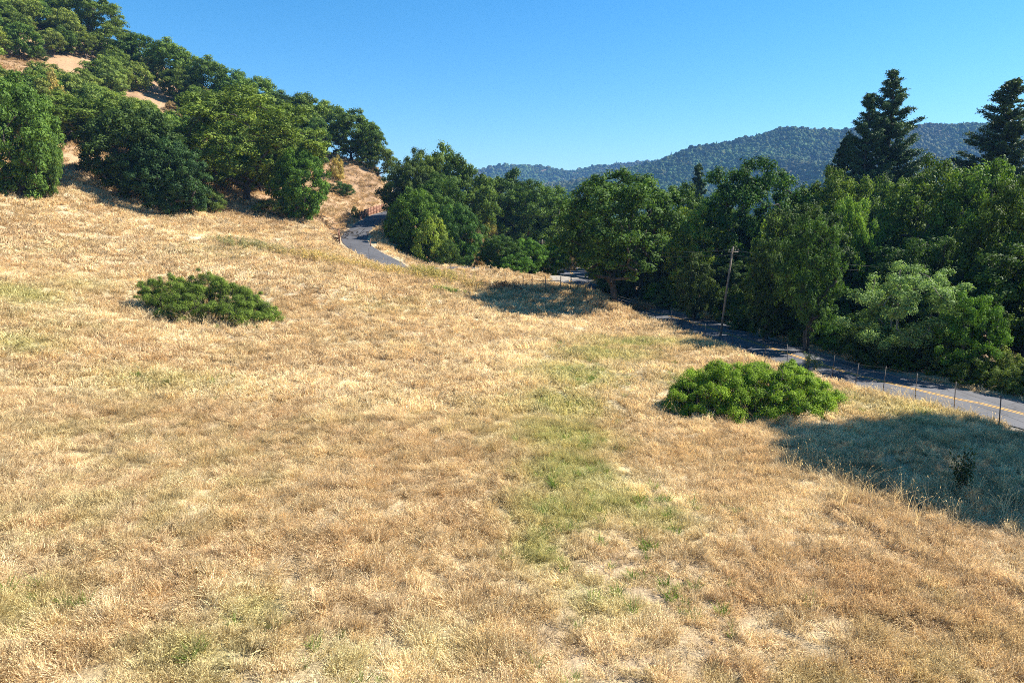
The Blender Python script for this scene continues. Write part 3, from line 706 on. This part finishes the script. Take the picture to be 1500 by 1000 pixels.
# ------------------------------------------------------------------ field shrubs
def shrub(name, base_px, length_px, Hh, depth, seed, colr, label, prof, rz=0.0, leaf=.08, nleaf=170000):
    c = hit(*base_px); t = c[1]/ray(*base_px)[1]; L = length_px/1000*t; g = np.random.default_rng(seed)
    e = empty(name, (c[0], c[1]+depth*.45, hz(c[0], c[1]+depth*.45)), label, 'shrub')
    pf = []; tries = 0
    while len(pf) < 300 and tries < 14000:
        tries += 1; u = g.uniform(-1, 1); v = g.uniform(-1, 1)
        hp = np.interp(u, [p[0] for p in prof], [p[1] for p in prof])*Hh
        wv = math.sqrt(max(0, 1-abs(u)**2.6))
        if abs(v) > wv: continue
        zz = hp*math.sqrt(max(.02, 1-(v/max(wv, .05))**2*.85))*g.uniform(.06, 1)**.62
        p = np.array([u*L/2, v*depth/2, zz-.35])
        if any(np.linalg.norm((p-q)*np.array([1, 1, 1.2])) < .25 for q in pf): continue
        pf.append(p)
    for q in range(34):
        p = pf[g.integers(0, len(pf))]; d = unit(p*np.array([1, 1, 2.])+g.normal(size=3)*.6); pf.append(p+d*g.uniform(.25, .6))
    PP = []; NN = []; VV = []; T = Tubes(); off = e.location; core = len(pf)-34; pi = 0
    gz = height(np.array([off[0]+p[0] for p in pf]), np.array([off[1]+p[1] for p in pf]))-off[2]
    for p, z0 in zip(pf, gz):
        p = p+np.array([0, 0, z0]); pi += 1; small = pi > core; a, b, v = puff_leaves(p, g.uniform(.16, .3) if small else g.uniform(.26, .6), nleaf//230//(3 if small else 1), leaf, g, .95, 9, .5, .5)
        if g.random() < .07: a, b, v = a[:60], b[:60], v[:60]
        a = a+g.normal(size=a.shape)*.045; v = v*.7+.15; keep = a[:, 2] > z0+.02
        PP.append(a[keep]); NN.append(b[keep]); VV.append(v[keep])
        r = np.array([p[0]*.8+g.normal()*.15, p[1]*.6+g.normal()*.1, z0-.2]); T.add([r, (r+p)/2+g.normal(size=3)*.1, p], [.03, .02, .008], 4, cap=False)
        for q in range(5):
            d = unit(g.normal(size=3)+np.array([0, 0, .8]))*g.uniform(.4, .75); T.add([p-d*.3, p+d], [.012, .005], 3, cap=False)
    V, F = leaf_quads(np.vstack(PP), np.vstack(NN), leaf, g, .5)
    m = mesh_np('crown', V, F, {'leafvar': ('FLOAT', np.repeat(np.concatenate(VV), 4).astype(np.float32))}); cr = link('crown', m, M_leaf, e); cr.color = (*colr, 1)
    link('stems', T.mesh('stems'), M_bark, e); return e, L
shrub('coyote_brush', (1124, 618), 262, 2.8, 5.6, 31, (.20, .315, .028), 'broad bright green shrub mound in the dry grass near the road', [(-1, .35), (-.8, .75), (-.45, 1), (0, .95), (.3, 1.0), (.6, .85), (.8, .6), (.92, .65), (1, .3)])
shrub('coyote_brush', (288, 476), 205, 3.6, 6.0, 32, (.145, .215, .035), 'dark green shrub mound alone on the left part of the dry slope', [(-1, .5), (-.75, .8), (-.3, .85), (-.05, 1.02), (.15, .95), (.5, .7), (.75, .35), (.85, .55), (1, .2)], nleaf=150000)

# ------------------------------------------------------------------ fences
def fence_run(pts_px, hfun, label, top=1.75, zplace=True):
    base = []
    for p in pts_px:
        if len(p) == 3: w = unp(*p)
        else: w = hit(*p)
        base.append(np.array([w[0], w[1], hz(w[0], w[1])]))
    e = empty('wire_fence', tuple(base[0]), label, 'fence'); tops = []
    for i, b in enumerate(base):
        T = Tubes(); l = np.array([random.uniform(-.05, .07), random.uniform(-.05, .05), 1]); h = hfun(i); q = b-base[0]
        T.box(q+np.array([0, 0, (h-.5)/2]), (.045, .012, h+.5)); T.box(q+np.array([0, .02, (h-.5)/2]), (.012, .04, h+.5))
        v = T.V[0]; 
        for vv in T.V: vv[:, 0] += (vv[:, 2]-q[2])*l[0]; vv[:, 1] += (vv[:, 2]-q[2])*l[1]
        link('post', T.mesh('post', False), M_steel, e); tops.append((q, h, l))
    for f in (.25, .5, .74, .95):
        T = Tubes()
        for (q0, h0, l0), (q1, h1, l1) in zip(tops, tops[1:]):
            a = q0+l0*h0*f; b = q1+l1*h1*f; m = (a+b)/2-np.array([0, 0, .03]); T.add([a, m, b], .006, 3, cap=False)
        link('wire', T.mesh('wire'), M_wire, e)
    return e, base
fence_run([(1540,662)]+FENCE_R, lambda i: 1.8 if i < 5 else 1.6, 'steel post and wire fence running beside the valley road on the right')
fence_run([(960,468),(935,459),(905,452),(880,446),(857,437),(836,425)], lambda i: 1.45, 'short run of wire fence under the great roadside oak')
fence_run([(766,421,85.5),(740,416,86.5),(700,410,88),(660,402,89),(620,393,90.5),(588,391,89.5),(568,386,92),(541,380,94),(514,370,95),(487,358,96.5),(462,349,97.5),(436,343,98.5),(410,335,99.5),(390,330,100)], lambda i: 1.5, 'wire fence along the crest of the dry field below the lane')
# wooden braced corner
def corner():
    P = [unp(766,424,83), unp(779,424,83.2), unp(799,426,83), unp(821,427,83), unp(836,425,84)]
    e = empty('fence_brace', (P[0][0], P[0][1], hz(P[0][0], P[0][1])), 'weathered wooden H braced fence corner at the far end of the dry field', 'fence'); o = np.array(e.location); tp = []
    for p in P:
        z = hz(p[0], p[1]); T = Tubes(); q = np.array([p[0], p[1], z])-o; T.add([q+np.array([0, 0, -.4]), q+np.array([.02, 0, 1.75])], [.055, .05], 8); link('post', T.mesh('post'), M_wood, e); tp.append(q)
    for a, b in ((0, 1), (1, 2), (2, 3)):
        T = Tubes(); T.add([tp[a]+np.array([0, -.02, 1.2]), tp[b]+np.array([0, -.02, 1.2])], .04, 6); link('rail', T.mesh('rail'), M_wood, e)
corner()
e = empty('marker_post', tuple(unp(543,364,101.5)*np.array([1,1,0])+np.array([0,0,hz(*unp(543,364,101.5)[:2])])), 'single reddish marker post on the outer verge of the lane bend', 'post')
T = Tubes(); T.add([(0, 0, -.3), (0, 0, 1.15)], [.06, .055], 6); link('shaft', T.mesh('shaft'), M_red, e)
T = Tubes(); T.box((0, -.065, .95), (.08, .012, .12)); link('reflector', T.mesh('reflector', False), M_wire, e)

# retaining walls of red timber
def retaining(idx0, idx1, side, label, hh=1.5):
    p = PD[idx0:idx1]; t = np.gradient(p[:, :2], axis=0); t /= np.linalg.norm(t, axis=1)[:, None]; nn = np.c_[-t[:, 1], t[:, 0]]*side*(WD+.45)
    q = np.c_[p[:, :2]+nn, p[:, 2]]; e = empty('retaining_wall', tuple(q[0]), label, 'wall'); o = q[0]
    for k in range(0, len(q)-1, 2):
        a, b = q[k]-o, q[min(k+2, len(q)-1)]-o; T = Tubes()
        T.box((a[0], a[1], a[2]+hh/2-.2), (.14, .14, hh+.5), math.atan2(t[k][1], t[k][0])); link('post', T.mesh('post', False), M_red, e)
        T = Tubes()
        for r in range(5):
            z = .12+r*(hh/5.2); m = (a+b)/2; L = np.linalg.norm((b-a)[:2])-.17; off = nn[k]/np.linalg.norm(nn[k])*.05
            T.box((m[0]+off[0], m[1]+off[1], m[2]+z), (L, .05, hh/5.2-.03), math.atan2((b-a)[1], (b-a)[0]))
        link('boards', T.mesh('boards', False), M_red, e)
def idx_at(px, py, Y):
    w = unp(px, py, Y); return int(np.argmin(((PD[:, :2]-w[:2])**2).sum(1)))
i0 = idx_at(575, 306, 140); i1 = idx_at(545, 322, 123)
retaining(i0, i1, -1, 'red timber retaining wall above the upper bend of the lane', 1.4)
i0 = idx_at(514, 346, 108); i1 = idx_at(517, 356, 103)
retaining(i0, i1+2, -1, 'short red timber retaining wall on the inner side of the lane bend', 1.3)

# ------------------------------------------------------------------ utility poles and wires
def pole(px, py, Y, Hh, lean, label):
    w = unp(px, py, Y); z = hz(w[0], w[1]); e = empty('utility_pole', (w[0], w[1], z), label, 'utility pole')
    T = Tubes(); T.add([(0, 0, -.6), (lean*.5, 0, Hh*.5), (lean, 0, Hh)], [.125, .105, .085], 8); link('shaft', T.mesh('shaft'), M_wood, e)
    T = Tubes(); T.box((lean-.02, -.16, Hh-.5), (1.1, .08, .09), .35); a = link('crossarm', T.mesh('crossarm', False), M_wood, e)
    for s in (-.5, -.2, .2, .5):
        T = Tubes(); T.add([(lean+s*.94, -.16+s*.34, Hh-.44), (lean+s*.94, -.16+s*.34, Hh-.24)], [.045, .03], 6); link('insulator', T.mesh('insulator'), M_wire, a)
    return np.array([w[0]+lean, w[1], z+Hh-.3])
t1 = pole(1056, 462, 64.5, 8.6, .8, 'leaning wooden utility pole at the wood edge beyond the road')
t2 = pole(794, 372, 118, 6.0, 0, 'distant utility pole above the green thicket')
t3 = pole(1640, 380, 60, 9.0, 0, 'utility pole outside the right edge')
for k, (s, lab) in enumerate(((-.6, 'upper power line sagging between the utility poles across the wood'), (.6, 'lower power line sagging between the utility poles across the wood'))):
    T = Tubes(); path = []
    for a, b, sag in ((t2, t1, .9), (t1, t3, 1.1)):
        for i in range(17):
            t = i/16; path.append(a*(1-t)+b*t+np.array([s*.3, s*.6, -sag*4*t*(1-t)-k*.5]))
        if a is t2: path.pop()
    T.add(path, .016, 4, cap=False); link('power_line', T.mesh('power_line'), M_cable, label=lab, category='cable')

# ------------------------------------------------------------------ scatter by instancing (for what nobody could count)
def scatter(name, P, Rt, Sc, Ti, protos, idx, label, cat):
    n = len(P); me = bpy.data.meshes.new(name); me.vertices.add(n); me.vertices.foreach_set('co', np.ascontiguousarray(P, np.float32).ravel())
    for nm, ty, d in (('rot', 'FLOAT_VECTOR', Rt), ('scl', 'FLOAT_VECTOR', Sc), ('tint', 'FLOAT_COLOR', Ti), ('pick', 'INT', idx)):
        a = me.attributes.new(nm, ty, 'POINT'); a.data.foreach_set({'FLOAT_VECTOR': 'vector', 'FLOAT_COLOR': 'color', 'INT': 'value'}[ty], np.ascontiguousarray(d, np.int32 if ty == 'INT' else np.float32).ravel())
    o = link(name, me, None, kind='stuff', label=label, category=cat)
    col = bpy.data.collections.new(name+'_sources')
    for i, m in enumerate(protos): col.objects.link(bpy.data.objects.new('%s_source_%02d' % (name, i), m))
    g = bpy.data.node_groups.new(name+'_scatter', 'GeometryNodeTree')
    g.interface.new_socket('Geometry', in_out='INPUT', socket_type='NodeSocketGeometry'); g.interface.new_socket('Geometry', in_out='OUTPUT', socket_type='NodeSocketGeometry')
    gi = g.nodes.new('NodeGroupInput'); go = g.nodes.new('NodeGroupOutput'); ip = g.nodes.new('GeometryNodeInstanceOnPoints'); ci = g.nodes.new('GeometryNodeCollectionInfo')
    ci.inputs[0].default_value = col; ci.inputs[1].default_value = True; ci.inputs[2].default_value = True; ip.inputs['Pick Instance'].default_value = True
    def na(nm, ty):
        q = g.nodes.new('GeometryNodeInputNamedAttribute'); q.data_type = ty; q.inputs[0].default_value = nm; return q.outputs[0]
    L = g.links; L.new(gi.outputs[0], ip.inputs['Points']); L.new(ci.outputs[0], ip.inputs['Instance']); L.new(na('pick', 'INT'), ip.inputs['Instance Index'])
    L.new(na('rot', 'FLOAT_VECTOR'), ip.inputs['Rotation']); L.new(na('scl', 'FLOAT_VECTOR'), ip.inputs['Scale']); L.new(ip.outputs[0], go.inputs[0])
    md = o.modifiers.new('scatter', 'NODES'); md.node_group = g; return o

def tuft(seed, n, rad, h, wid, lean=.35, head=.5, fan=.35, name='grass_tuft'):
    """a handful of curved blades, some with a drooping seed head"""
    g = np.random.default_rng(seed); a = g.uniform(0, 6.283, n); r = rad*np.sqrt(g.random(n)); base = np.c_[r*np.cos(a), r*np.sin(a), np.full(n, -.04)]
    hh = h*g.uniform(.45, 1.15, n); d = np.c_[np.cos(a)*fan*g.uniform(.2, 1, n)+lean*g.uniform(.5, 1.3, n), np.sin(a)*fan*g.uniform(.2, 1, n), np.ones(n)]+np.c_[g.normal(0, .22, (n, 2)), np.zeros(n)]
    sd_ = unit(np.c_[g.normal(size=(n, 2)), np.zeros(n)]); w = (wid*g.uniform(.6, 1.3, n))[:, None]
    p0 = base; p1 = base+d*(hh*.5)[:, None]*np.array([.6, .6, 1]); p2 = base+d*hh[:, None]*np.array([1.25, 1.25, .93])
    V = [np.stack([p0-sd_*w*.5, p0+sd_*w*.5, p1+sd_*w*.45, p1-sd_*w*.45], 1), np.stack([p1-sd_*w*.45, p1+sd_*w*.45, p2+sd_*w*.14, p2-sd_*w*.14], 1)]
    v = g.random(n)*.8; VR = [v, v]
    k = int(n*head)
    if k:
        tip = p2[:k]; hd = unit(d[:k]+np.c_[np.full(k, .8)*lean*2, np.zeros(k), np.full(k, -.5)]); hl = g.uniform(.03, .06, k)[:, None]*(h/.5); sw = sd_[:k]*w[:k]*1.1
        V.append(np.stack([tip, tip+hd*hl*.5+sw, tip+hd*hl, tip+hd*hl*.5-sw], 1)); VR.append(.7+.3*g.random(k))
    V = np.concatenate(V).reshape(-1, 3); VR = np.concatenate(VR)
    m = mesh_np(name, V, np.arange(len(V)).reshape(-1, 4), {'leafvar': ('FLOAT', np.repeat(VR, 4).astype(np.float32))}); m.materials.append(M_grass); return m
near_t = [tuft(100+i, 150, .33, .26, .0135, lean=.12+.12*(i % 3), head=.7, fan=.6) for i in range(6)]
mid_t = [tuft(120+i, 80, .45, .30, .034, lean=.15+.1*(i % 3), head=.7, fan=.6) for i in range(5)]
far_t = [tuft(140+i, 80, .7, .32, .06, lean=.2, head=.6, fan=.6) for i in range(4)]
green_t = [tuft(160+i, 40, .13, .36, .016, lean=.1, head=0, fan=.5) for i in range(3)]

def grass_zone(name, y0, y1, dens, protos, label, hs=1.0, side=1.0, seed=1):
    g = np.random.default_rng(seed); A = []
    n = int(dens*(y1-y0)*(1.7*y1+10)); y = g.uniform(y0, y1, n); x = g.uniform(-.85*y1-5, .85*y1+5, n)
    k = (np.abs(x) < .82*y+4); x = x[k]; y = y[k]
    dR, dD, east = region(x, y); col, hgt, thin, gg = field_mix(x, y); hw = hill_w(x, y)
    nz = vnoise(x*2, y*2, 77)
    keep = (east < WR+1.5) & (dR > WR+.5+nz*.6) & (dD > WD+.5+nz*.5) & (g.random(x.size) > thin*.75) & (g.random(x.size) > hw*.45)
    # inside the shrubs nothing grows up through
    x = x[keep]; y = y[keep]; col = col[keep]; hgt = hgt[keep]; thin = thin[keep]; gg = gg[keep]; hw = hw[keep]
    z = height(x, y); m = len(x)
    fl = fbm(x*.12, y*.12, 51, 3)*9+fbm(x*.6, y*.6, 52, 2)*4
    lod = fbm(x*.33, y*.33, 53, 3)
    rot = np.c_[g.normal(0, .2, m), np.clip((lod-.42)*2.6, 0, .9)+g.normal(0, .22, m), fl+g.normal(0, 1.1, m)]
    s = hs*hgt*g.uniform(.75, 1.25, m); s3 = np.c_[g.uniform(.85, 1.2, (m, 1))*np.ones((m, 2)), s]
    t = col*g.uniform(.72, 1.28, (m, 1)); t = t*(1-.25*hw[:, None]*np.array([[.8, 1., 1.2]]))
    return scatter(name, np.c_[x, y, z], rot, s3, np.c_[t, np.ones(m)], protos, g.integers(0, len(protos), m), label, 'grass')
grass_zone('dry_grass', 9.5, 34, 12, near_t, 'dry straw coloured wild grass covering the nearest slope', seed=1)
grass_zone('dry_grass', 34, 62, 5.5, mid_t, 'dry straw coloured wild grass over the middle of the slope', seed=2)
grass_zone('dry_grass', 62, 165, 2.4, far_t, 'dry straw coloured wild grass on the upper slope and crest', seed=3)
# fresh green tufts through the swath and by the bare patch
g = np.random.default_rng(71); n = 26000; y = g.uniform(12, 62, n); x = g.uniform(-22, 22, n); col, hgt, thin, gg = field_mix(x, y)
pr_ = np.clip(gg*.45+thin*.22*(fbm(x*.8, y*.8, 90, 2) > .5), 0, 1); k = g.random(n) < pr_*.75; x = x[k]; y = y[k]; gg = gg[k]; m = len(x)
scatter('green_grass', np.c_[x, y, height(x, y)], np.c_[g.normal(0, .1, (m, 2)), g.uniform(0, 6.28, m)], g.uniform(.6, 1.25, (m, 1))*np.ones((m, 3)),
        np.c_[np.array([.17, .27, .05])*g.uniform(.75, 1.25, (m, 1)), np.ones(m)], green_t, g.integers(0, 3, m), 'fresh green grass tufts growing through the dry grass', 'grass')
# tall pale stalks
stalk = [tuft(180+i, 7, .12, .95, .016, lean=.25, head=1.0, fan=.25, name='stalk') for i in range(4)]
pts = []
for (px, py, n_, sx, sy) in [(1390,745,170,5.2,1.2),(1180,690,40,1.6,1.4),(1040,608,60,2.6,.4),(270,474,70,3.2,.4),(640,405,260,5.5,2.2),(470,382,150,3.0,1.8),(930,455,60,1.5,.8),(375,362,40,2.4,.8),(800,425,120,4.2,1.0),(1450,610,50,2.5,.8),(1300,590,60,3,.8)]:
    c = hit(px, py); pts.append(np.c_[c[0]+rng.normal(0, sx, n_), c[1]+rng.normal(0, sy, n_)])
xy = np.vstack(pts); m = len(xy)
dR, dD, east = region(xy[:, 0], xy[:, 1]); k = (dR > WR+.3) & (dD > WD+.3); xy = xy[k]; m = len(xy)
scatter('tall_stalks', np.c_[xy, height(xy[:, 0], xy[:, 1])], np.c_[rng.normal(0, .1, (m, 2)), rng.uniform(0, 6.28, m)], rng.uniform(.7, 1.25, (m, 1))*np.ones((m, 3)),
        np.c_[np.array([.62, .5, .3])*rng.uniform(.7, 1.15, (m, 1)), np.ones(m)], stalk, rng.integers(0, 4, m), 'tall pale seeding stalks standing above the grass', 'grass')

# weed patches: leafy clumps one can point at
def weeds(px, py, n_, sx, sy, hh, colr, label, seed):
    c = hit(px, py); g = np.random.default_rng(seed); e = empty('weed_patch', (c[0], c[1], hz(c[0], c[1])), label, 'weeds'); o = np.array(e.location)
    PP = []; NN = []; VV = []; T = Tubes()
    for i in range(n_):
        x = g.normal(0, sx); y = g.normal(0, sy); z = hz(o[0]+x, o[1]+y)-o[2]; h = hh*g.uniform(.5, 1.15); l = g.normal(0, .12, 2)
        T.add([(x, y, z-.1), (x+l[0]*h, y+l[1]*h, z+h)], [.012, .006], 3, cap=False)
        m = 60; t = g.random(m)**.7; P = np.c_[x+l[0]*h*t+g.normal(0, .10, m), y+l[1]*h*t+g.normal(0, .10, m), z+h*(.15+t*.9)]
        PP.append(P); NN.append(unit(g.normal(size=(m, 3))+np.array([0, 0, .4]))); VV.append(g.random(m))
    V, F = leaf_quads(np.vstack(PP), np.vstack(NN), .12, g, .45)
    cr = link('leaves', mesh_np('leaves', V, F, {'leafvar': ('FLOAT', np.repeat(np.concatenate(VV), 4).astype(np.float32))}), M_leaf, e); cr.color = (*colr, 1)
    link('stems', T.mesh('stems'), M_wood, e)
weeds(362, 364, 110, 1.9, .9, 1.0, (.30, .30, .16), 'grey green weed patch high on the slope below the spreading oak', 1)
weeds(400, 370, 60, 1.3, .7, .8, (.42, .35, .19), 'paler dry weed patch right of the grey green one', 2)
weeds(462, 382, 80, 1.6, 1.0, 1.1, (.50, .40, .17), 'straw yellow weed clump left of the lane bend', 3)
weeds(560, 400, 110, 3.6, 1.0, 1.0, (.50, .40, .17), 'long straw yellow weed strip below the lane', 4)
weeds(632, 408, 150, 2.0, 1.0, 1.4, (.40, .36, .14), 'tallest yellow green weed patch on the field crest', 5)
weeds(653, 428, 30, .8, .4, .6, (.16, .24, .05), 'small green weed patch at the foot of the tall weeds', 6)
weeds(690, 420, 60, 1.6, .9, .8, (.48, .38, .2), 'thin dry weed patch right of the tall weeds', 7)
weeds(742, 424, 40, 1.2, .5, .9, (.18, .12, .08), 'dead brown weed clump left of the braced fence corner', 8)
weeds(935, 456, 60, 1.2, .6, 1.0, (.42, .25, .12), 'rusty brown weed clump beside the road under the great oak', 9)
weeds(1188, 545, 12, .35, .3, 1.3, (.14, .20, .08), 'slim green weed standing behind the broad shrub', 10)
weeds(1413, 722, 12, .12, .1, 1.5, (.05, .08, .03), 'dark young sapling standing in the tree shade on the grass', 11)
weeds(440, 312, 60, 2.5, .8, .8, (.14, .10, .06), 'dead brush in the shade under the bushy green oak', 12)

# odds and ends
def rock(px, py, r, label, name='rock', mat=None, flat=.6, seed=0):
    c = hit(px, py); g = np.random.default_rng(seed); import bmesh
    bm = bmesh.new(); bmesh.ops.create_icosphere(bm, subdivisions=3, radius=r)
    k = g.normal(size=(6, 3))
    for v in bm.verts:
        d = np.array(v.co)/r; s = 1+.18*sum(math.sin(2.2*float(d@q)+i) for i, q in enumerate(k))/2; v.co = v.co*s; v.co.z *= flat
    me = bpy.data.meshes.new(name); bm.to_mesh(me); bm.free(); o = link(name, me, mat or M_rock, label=label, category=name.replace('_', ' ')); o.location = (c[0], c[1], hz(c[0], c[1])+r*.1); return o
rock(68, 291, .38, 'small dark stump alone in the dry grass at the upper left', 'stump', M_bark, .7, 1)
rock(709, 412, .28, 'tiny dark stump on the crest left of the braced fence corner', 'stump', M_bark, .9, 2)
rock(12, 72, 2.6, 'pale boulder showing between the oaks at the far upper left', 'boulder', None, .9, 3)
rock(215, 128, 1.2, 'pale boulder on the bare patch among the hillside oaks', 'boulder', None, .8, 4)
# branches laid on the inner lane bank to stand in for the oaks' shadow
c = unp(492, 338, 110); e = empty('shade_tangle', (c[0], c[1], hz(c[0], c[1])), 'branch tangle standing in for oak shade on the bank above the lane bend', 'shade stand-in')
T = Tubes(); g = np.random.default_rng(3)
for i in range(70):
    x = g.normal(0, 2.6); y = g.normal(0, 1.6); z = hz(c[0]+x, c[1]+y)-e.location[2]; d = g.normal(size=3)*np.array([1, 1, .3])
    p = np.array([x, y, z+g.uniform(0, .5)]); T.add([p-d, p+g.normal(size=3)*.2, p+d], [.05, .04, .015], 4, cap=False)
link('branches', T.mesh('branches'), M_bark, e)

# ------------------------------------------------------------------ far hills with forest
import bmesh
def canopy_blob(seed, cone=False):
    g = np.random.default_rng(seed); bm = bmesh.new(); bmesh.ops.create_icosphere(bm, subdivisions=3, radius=1); k = g.normal(size=(9, 3))
    for v in bm.verts:
        d = np.array(v.co); s = 1+.13*sum(math.sin(3.1*float(d@q)+i*2) for i, q in enumerate(k))/1.6+g.normal()*.05; v.co = v.co*s
        if cone:
            h = (v.co.z+1)/2; f = max(.05, 1.05-h*.95); v.co.x *= f*.7; v.co.y *= f*.7; v.co.z = v.co.z*1.5+.6
    me = bpy.data.meshes.new('canopy'); bm.to_mesh(me); bm.free()
    a = me.attributes.new('leafvar', 'FLOAT', 'POINT'); a.data.foreach_set('value', g.random(len(me.vertices)).astype(np.float32)); me.materials.append(M_far); return me
blobs = [canopy_blob(i) for i in range(4)]+[canopy_blob(9, True)]
M_hill = simple('hill_soil', [(.3, (.07, .065, .04)), (.7, (.16, .12, .08))], .02)
def hill(name, Yr, depth, prof, label, n, seed, thick):
    xs_px = np.array([p[0] for p in prof], float); ys_px = np.array([p[1] for p in prof], float)
    t = Yr/CP; Xw = (xs_px-750)/1000*t; Zw = np.array([unp(a, b, Yr)[2] for a, b in prof])
    def hf(x, y):
        ridge = np.interp(x+(Yr-y)*.12, Xw, Zw)
        u = (y-(Yr-depth))/depth
        sh = np.where(u < 1, np.clip(u, 0, 1)**.85, np.clip(1-(u-1)*.5, 0, 1))
        z = -6+(ridge+6)*sh
        sp = 1-np.abs(2*fbm(x*.0042+.9*y*.001+seed, y*.0016, seed, 4)-1)
        return z-(sp-.45)*np.clip(ridge, 20, 300)*.8*np.clip(np.minimum(u, 1)*(1.0-np.clip(u, 0, 1))*4, 0, 1)*.8 - (fbm(x*.01, y*.01, seed+3)-.5)*14*np.clip(u*3, 0, 1)
    gx = np.arange(Xw.min(), Xw.max(), 9.); gy = np.arange(Yr-depth, Yr+depth*.8, 12.)
    GX, GY = np.meshgrid(gx, gy); z = hf(GX.ravel(), GY.ravel()); nx = len(gx); I = (np.arange(len(gy)-1)[:, None]*nx+np.arange(nx-1)[None]).ravel()
    link(name, mesh_np(name, np.c_[GX.ravel(), GY.ravel(), z], np.stack([I, I+1, I+nx+1, I+nx], 1), smooth=True), M_hill, kind='structure', label=label, category='hills')
    g = np.random.default_rng(seed); x = g.uniform(Xw.min(), Xw.max(), n); y = g.uniform(Yr-depth, Yr+depth*.12, n); zz = hf(x, y)
    clear = fbm(x*.006, y*.004, seed+7)
    k = g.random(n) < np.clip(1.35-sstep(.60, .72, clear)*.9, 0, 1); x, y, zz = x[k], y[k], zz[k]; m = len(x)
    s = np.clip(g.lognormal(-.3, .42, m), .3, 1.9)*thick; c = np.array([.058, .11, .034])*g.uniform(.6, 1.35, (m, 1)); c[g.random(m) < .12] *= np.array([1.7, 1.1, .9])
    brn = sstep(.5, .66, fbm(x*.005, y*.004, seed+19, 4))[:, None]; c = c*(1-brn*.4)+np.array([.12, .09, .055])*brn*.4
    cz = sstep(.45, .7, fbm(x*.008, y*.008, seed+9))[:, None]; c = c*(1-cz*.35)
    pick = np.where(g.random(m) < .05, 4, g.integers(0, 4, m))
    sc = np.c_[s, s, s*g.uniform(.8, 1.3, m)]; sc[pick == 4] *= .8
    scatter('forest', np.c_[x, y, zz+s*.4], np.c_[np.zeros((m, 2)), g.uniform(0, 6.28, m)], sc, np.c_[c, np.ones(m)], blobs, pick, 'forest blanketing '+label, 'forest')
hill('hills', 1500, 620, [(560,330),(700,300),(790,275),(860,260),(905,250),(950,238),(1000,216),(1050,209),(1090,199),(1130,191),(1160,191),(1200,192),(1235,188),(1270,184),(1305,186),(1345,184),(1385,181),(1420,181),(1460,187),(1500,194),(1600,205),(1750,230)],
     'the broad near mountain on the right', 160000, 5, 2.8)
hill('hills', 2300, 800, [(420,300),(560,275),(640,258),(700,251),(735,244),(765,243),(800,247),(828,252),(860,246),(905,241),(960,240),(1040,235),(1200,230)],
     'the lower far ridge in the centre', 80000, 15, 4.2)
# wooded valley floor between
g = np.random.default_rng(8); n = 9000; y = g.uniform(190, 900, n); x = g.uniform(-.04, .95, n)*y
scatter('forest', np.c_[x, y, height(x, y)+2.5], np.c_[np.zeros((n, 2)), g.uniform(0, 6.28, n)], (g.uniform(3.2, 5.5, (n, 1)))*np.array([[1, 1, 1.1]]),
        np.c_[np.array([.055, .085, .03])*g.uniform(.7, 1.4, (n, 1)), np.ones(n)], blobs, g.integers(0, 5, n), 'woodland on the valley floor before the mountains', 'forest')

# ------------------------------------------------------------------ haze
HAZE = 0.00013
if HAZE:
    m, t, out = mat_base('haze'); v = N(t, 'ShaderNodeVolumePrincipled'); v.inputs['Density'].default_value = HAZE; v.inputs['Color'].default_value = (.22, .5, 1, 1)
    v.inputs['Anisotropy'].default_value = .0
    t.links.new(v.outputs[0], out.inputs['Volume'])
    T = Tubes(); T.box((300, 1300, 155), (6600, 5200, 330)); me = T.mesh('haze', False); link('haze', me, m, kind='stuff', label='thin blue haze in the air of the valley', category='haze')
print('objects', len(bpy.data.objects))
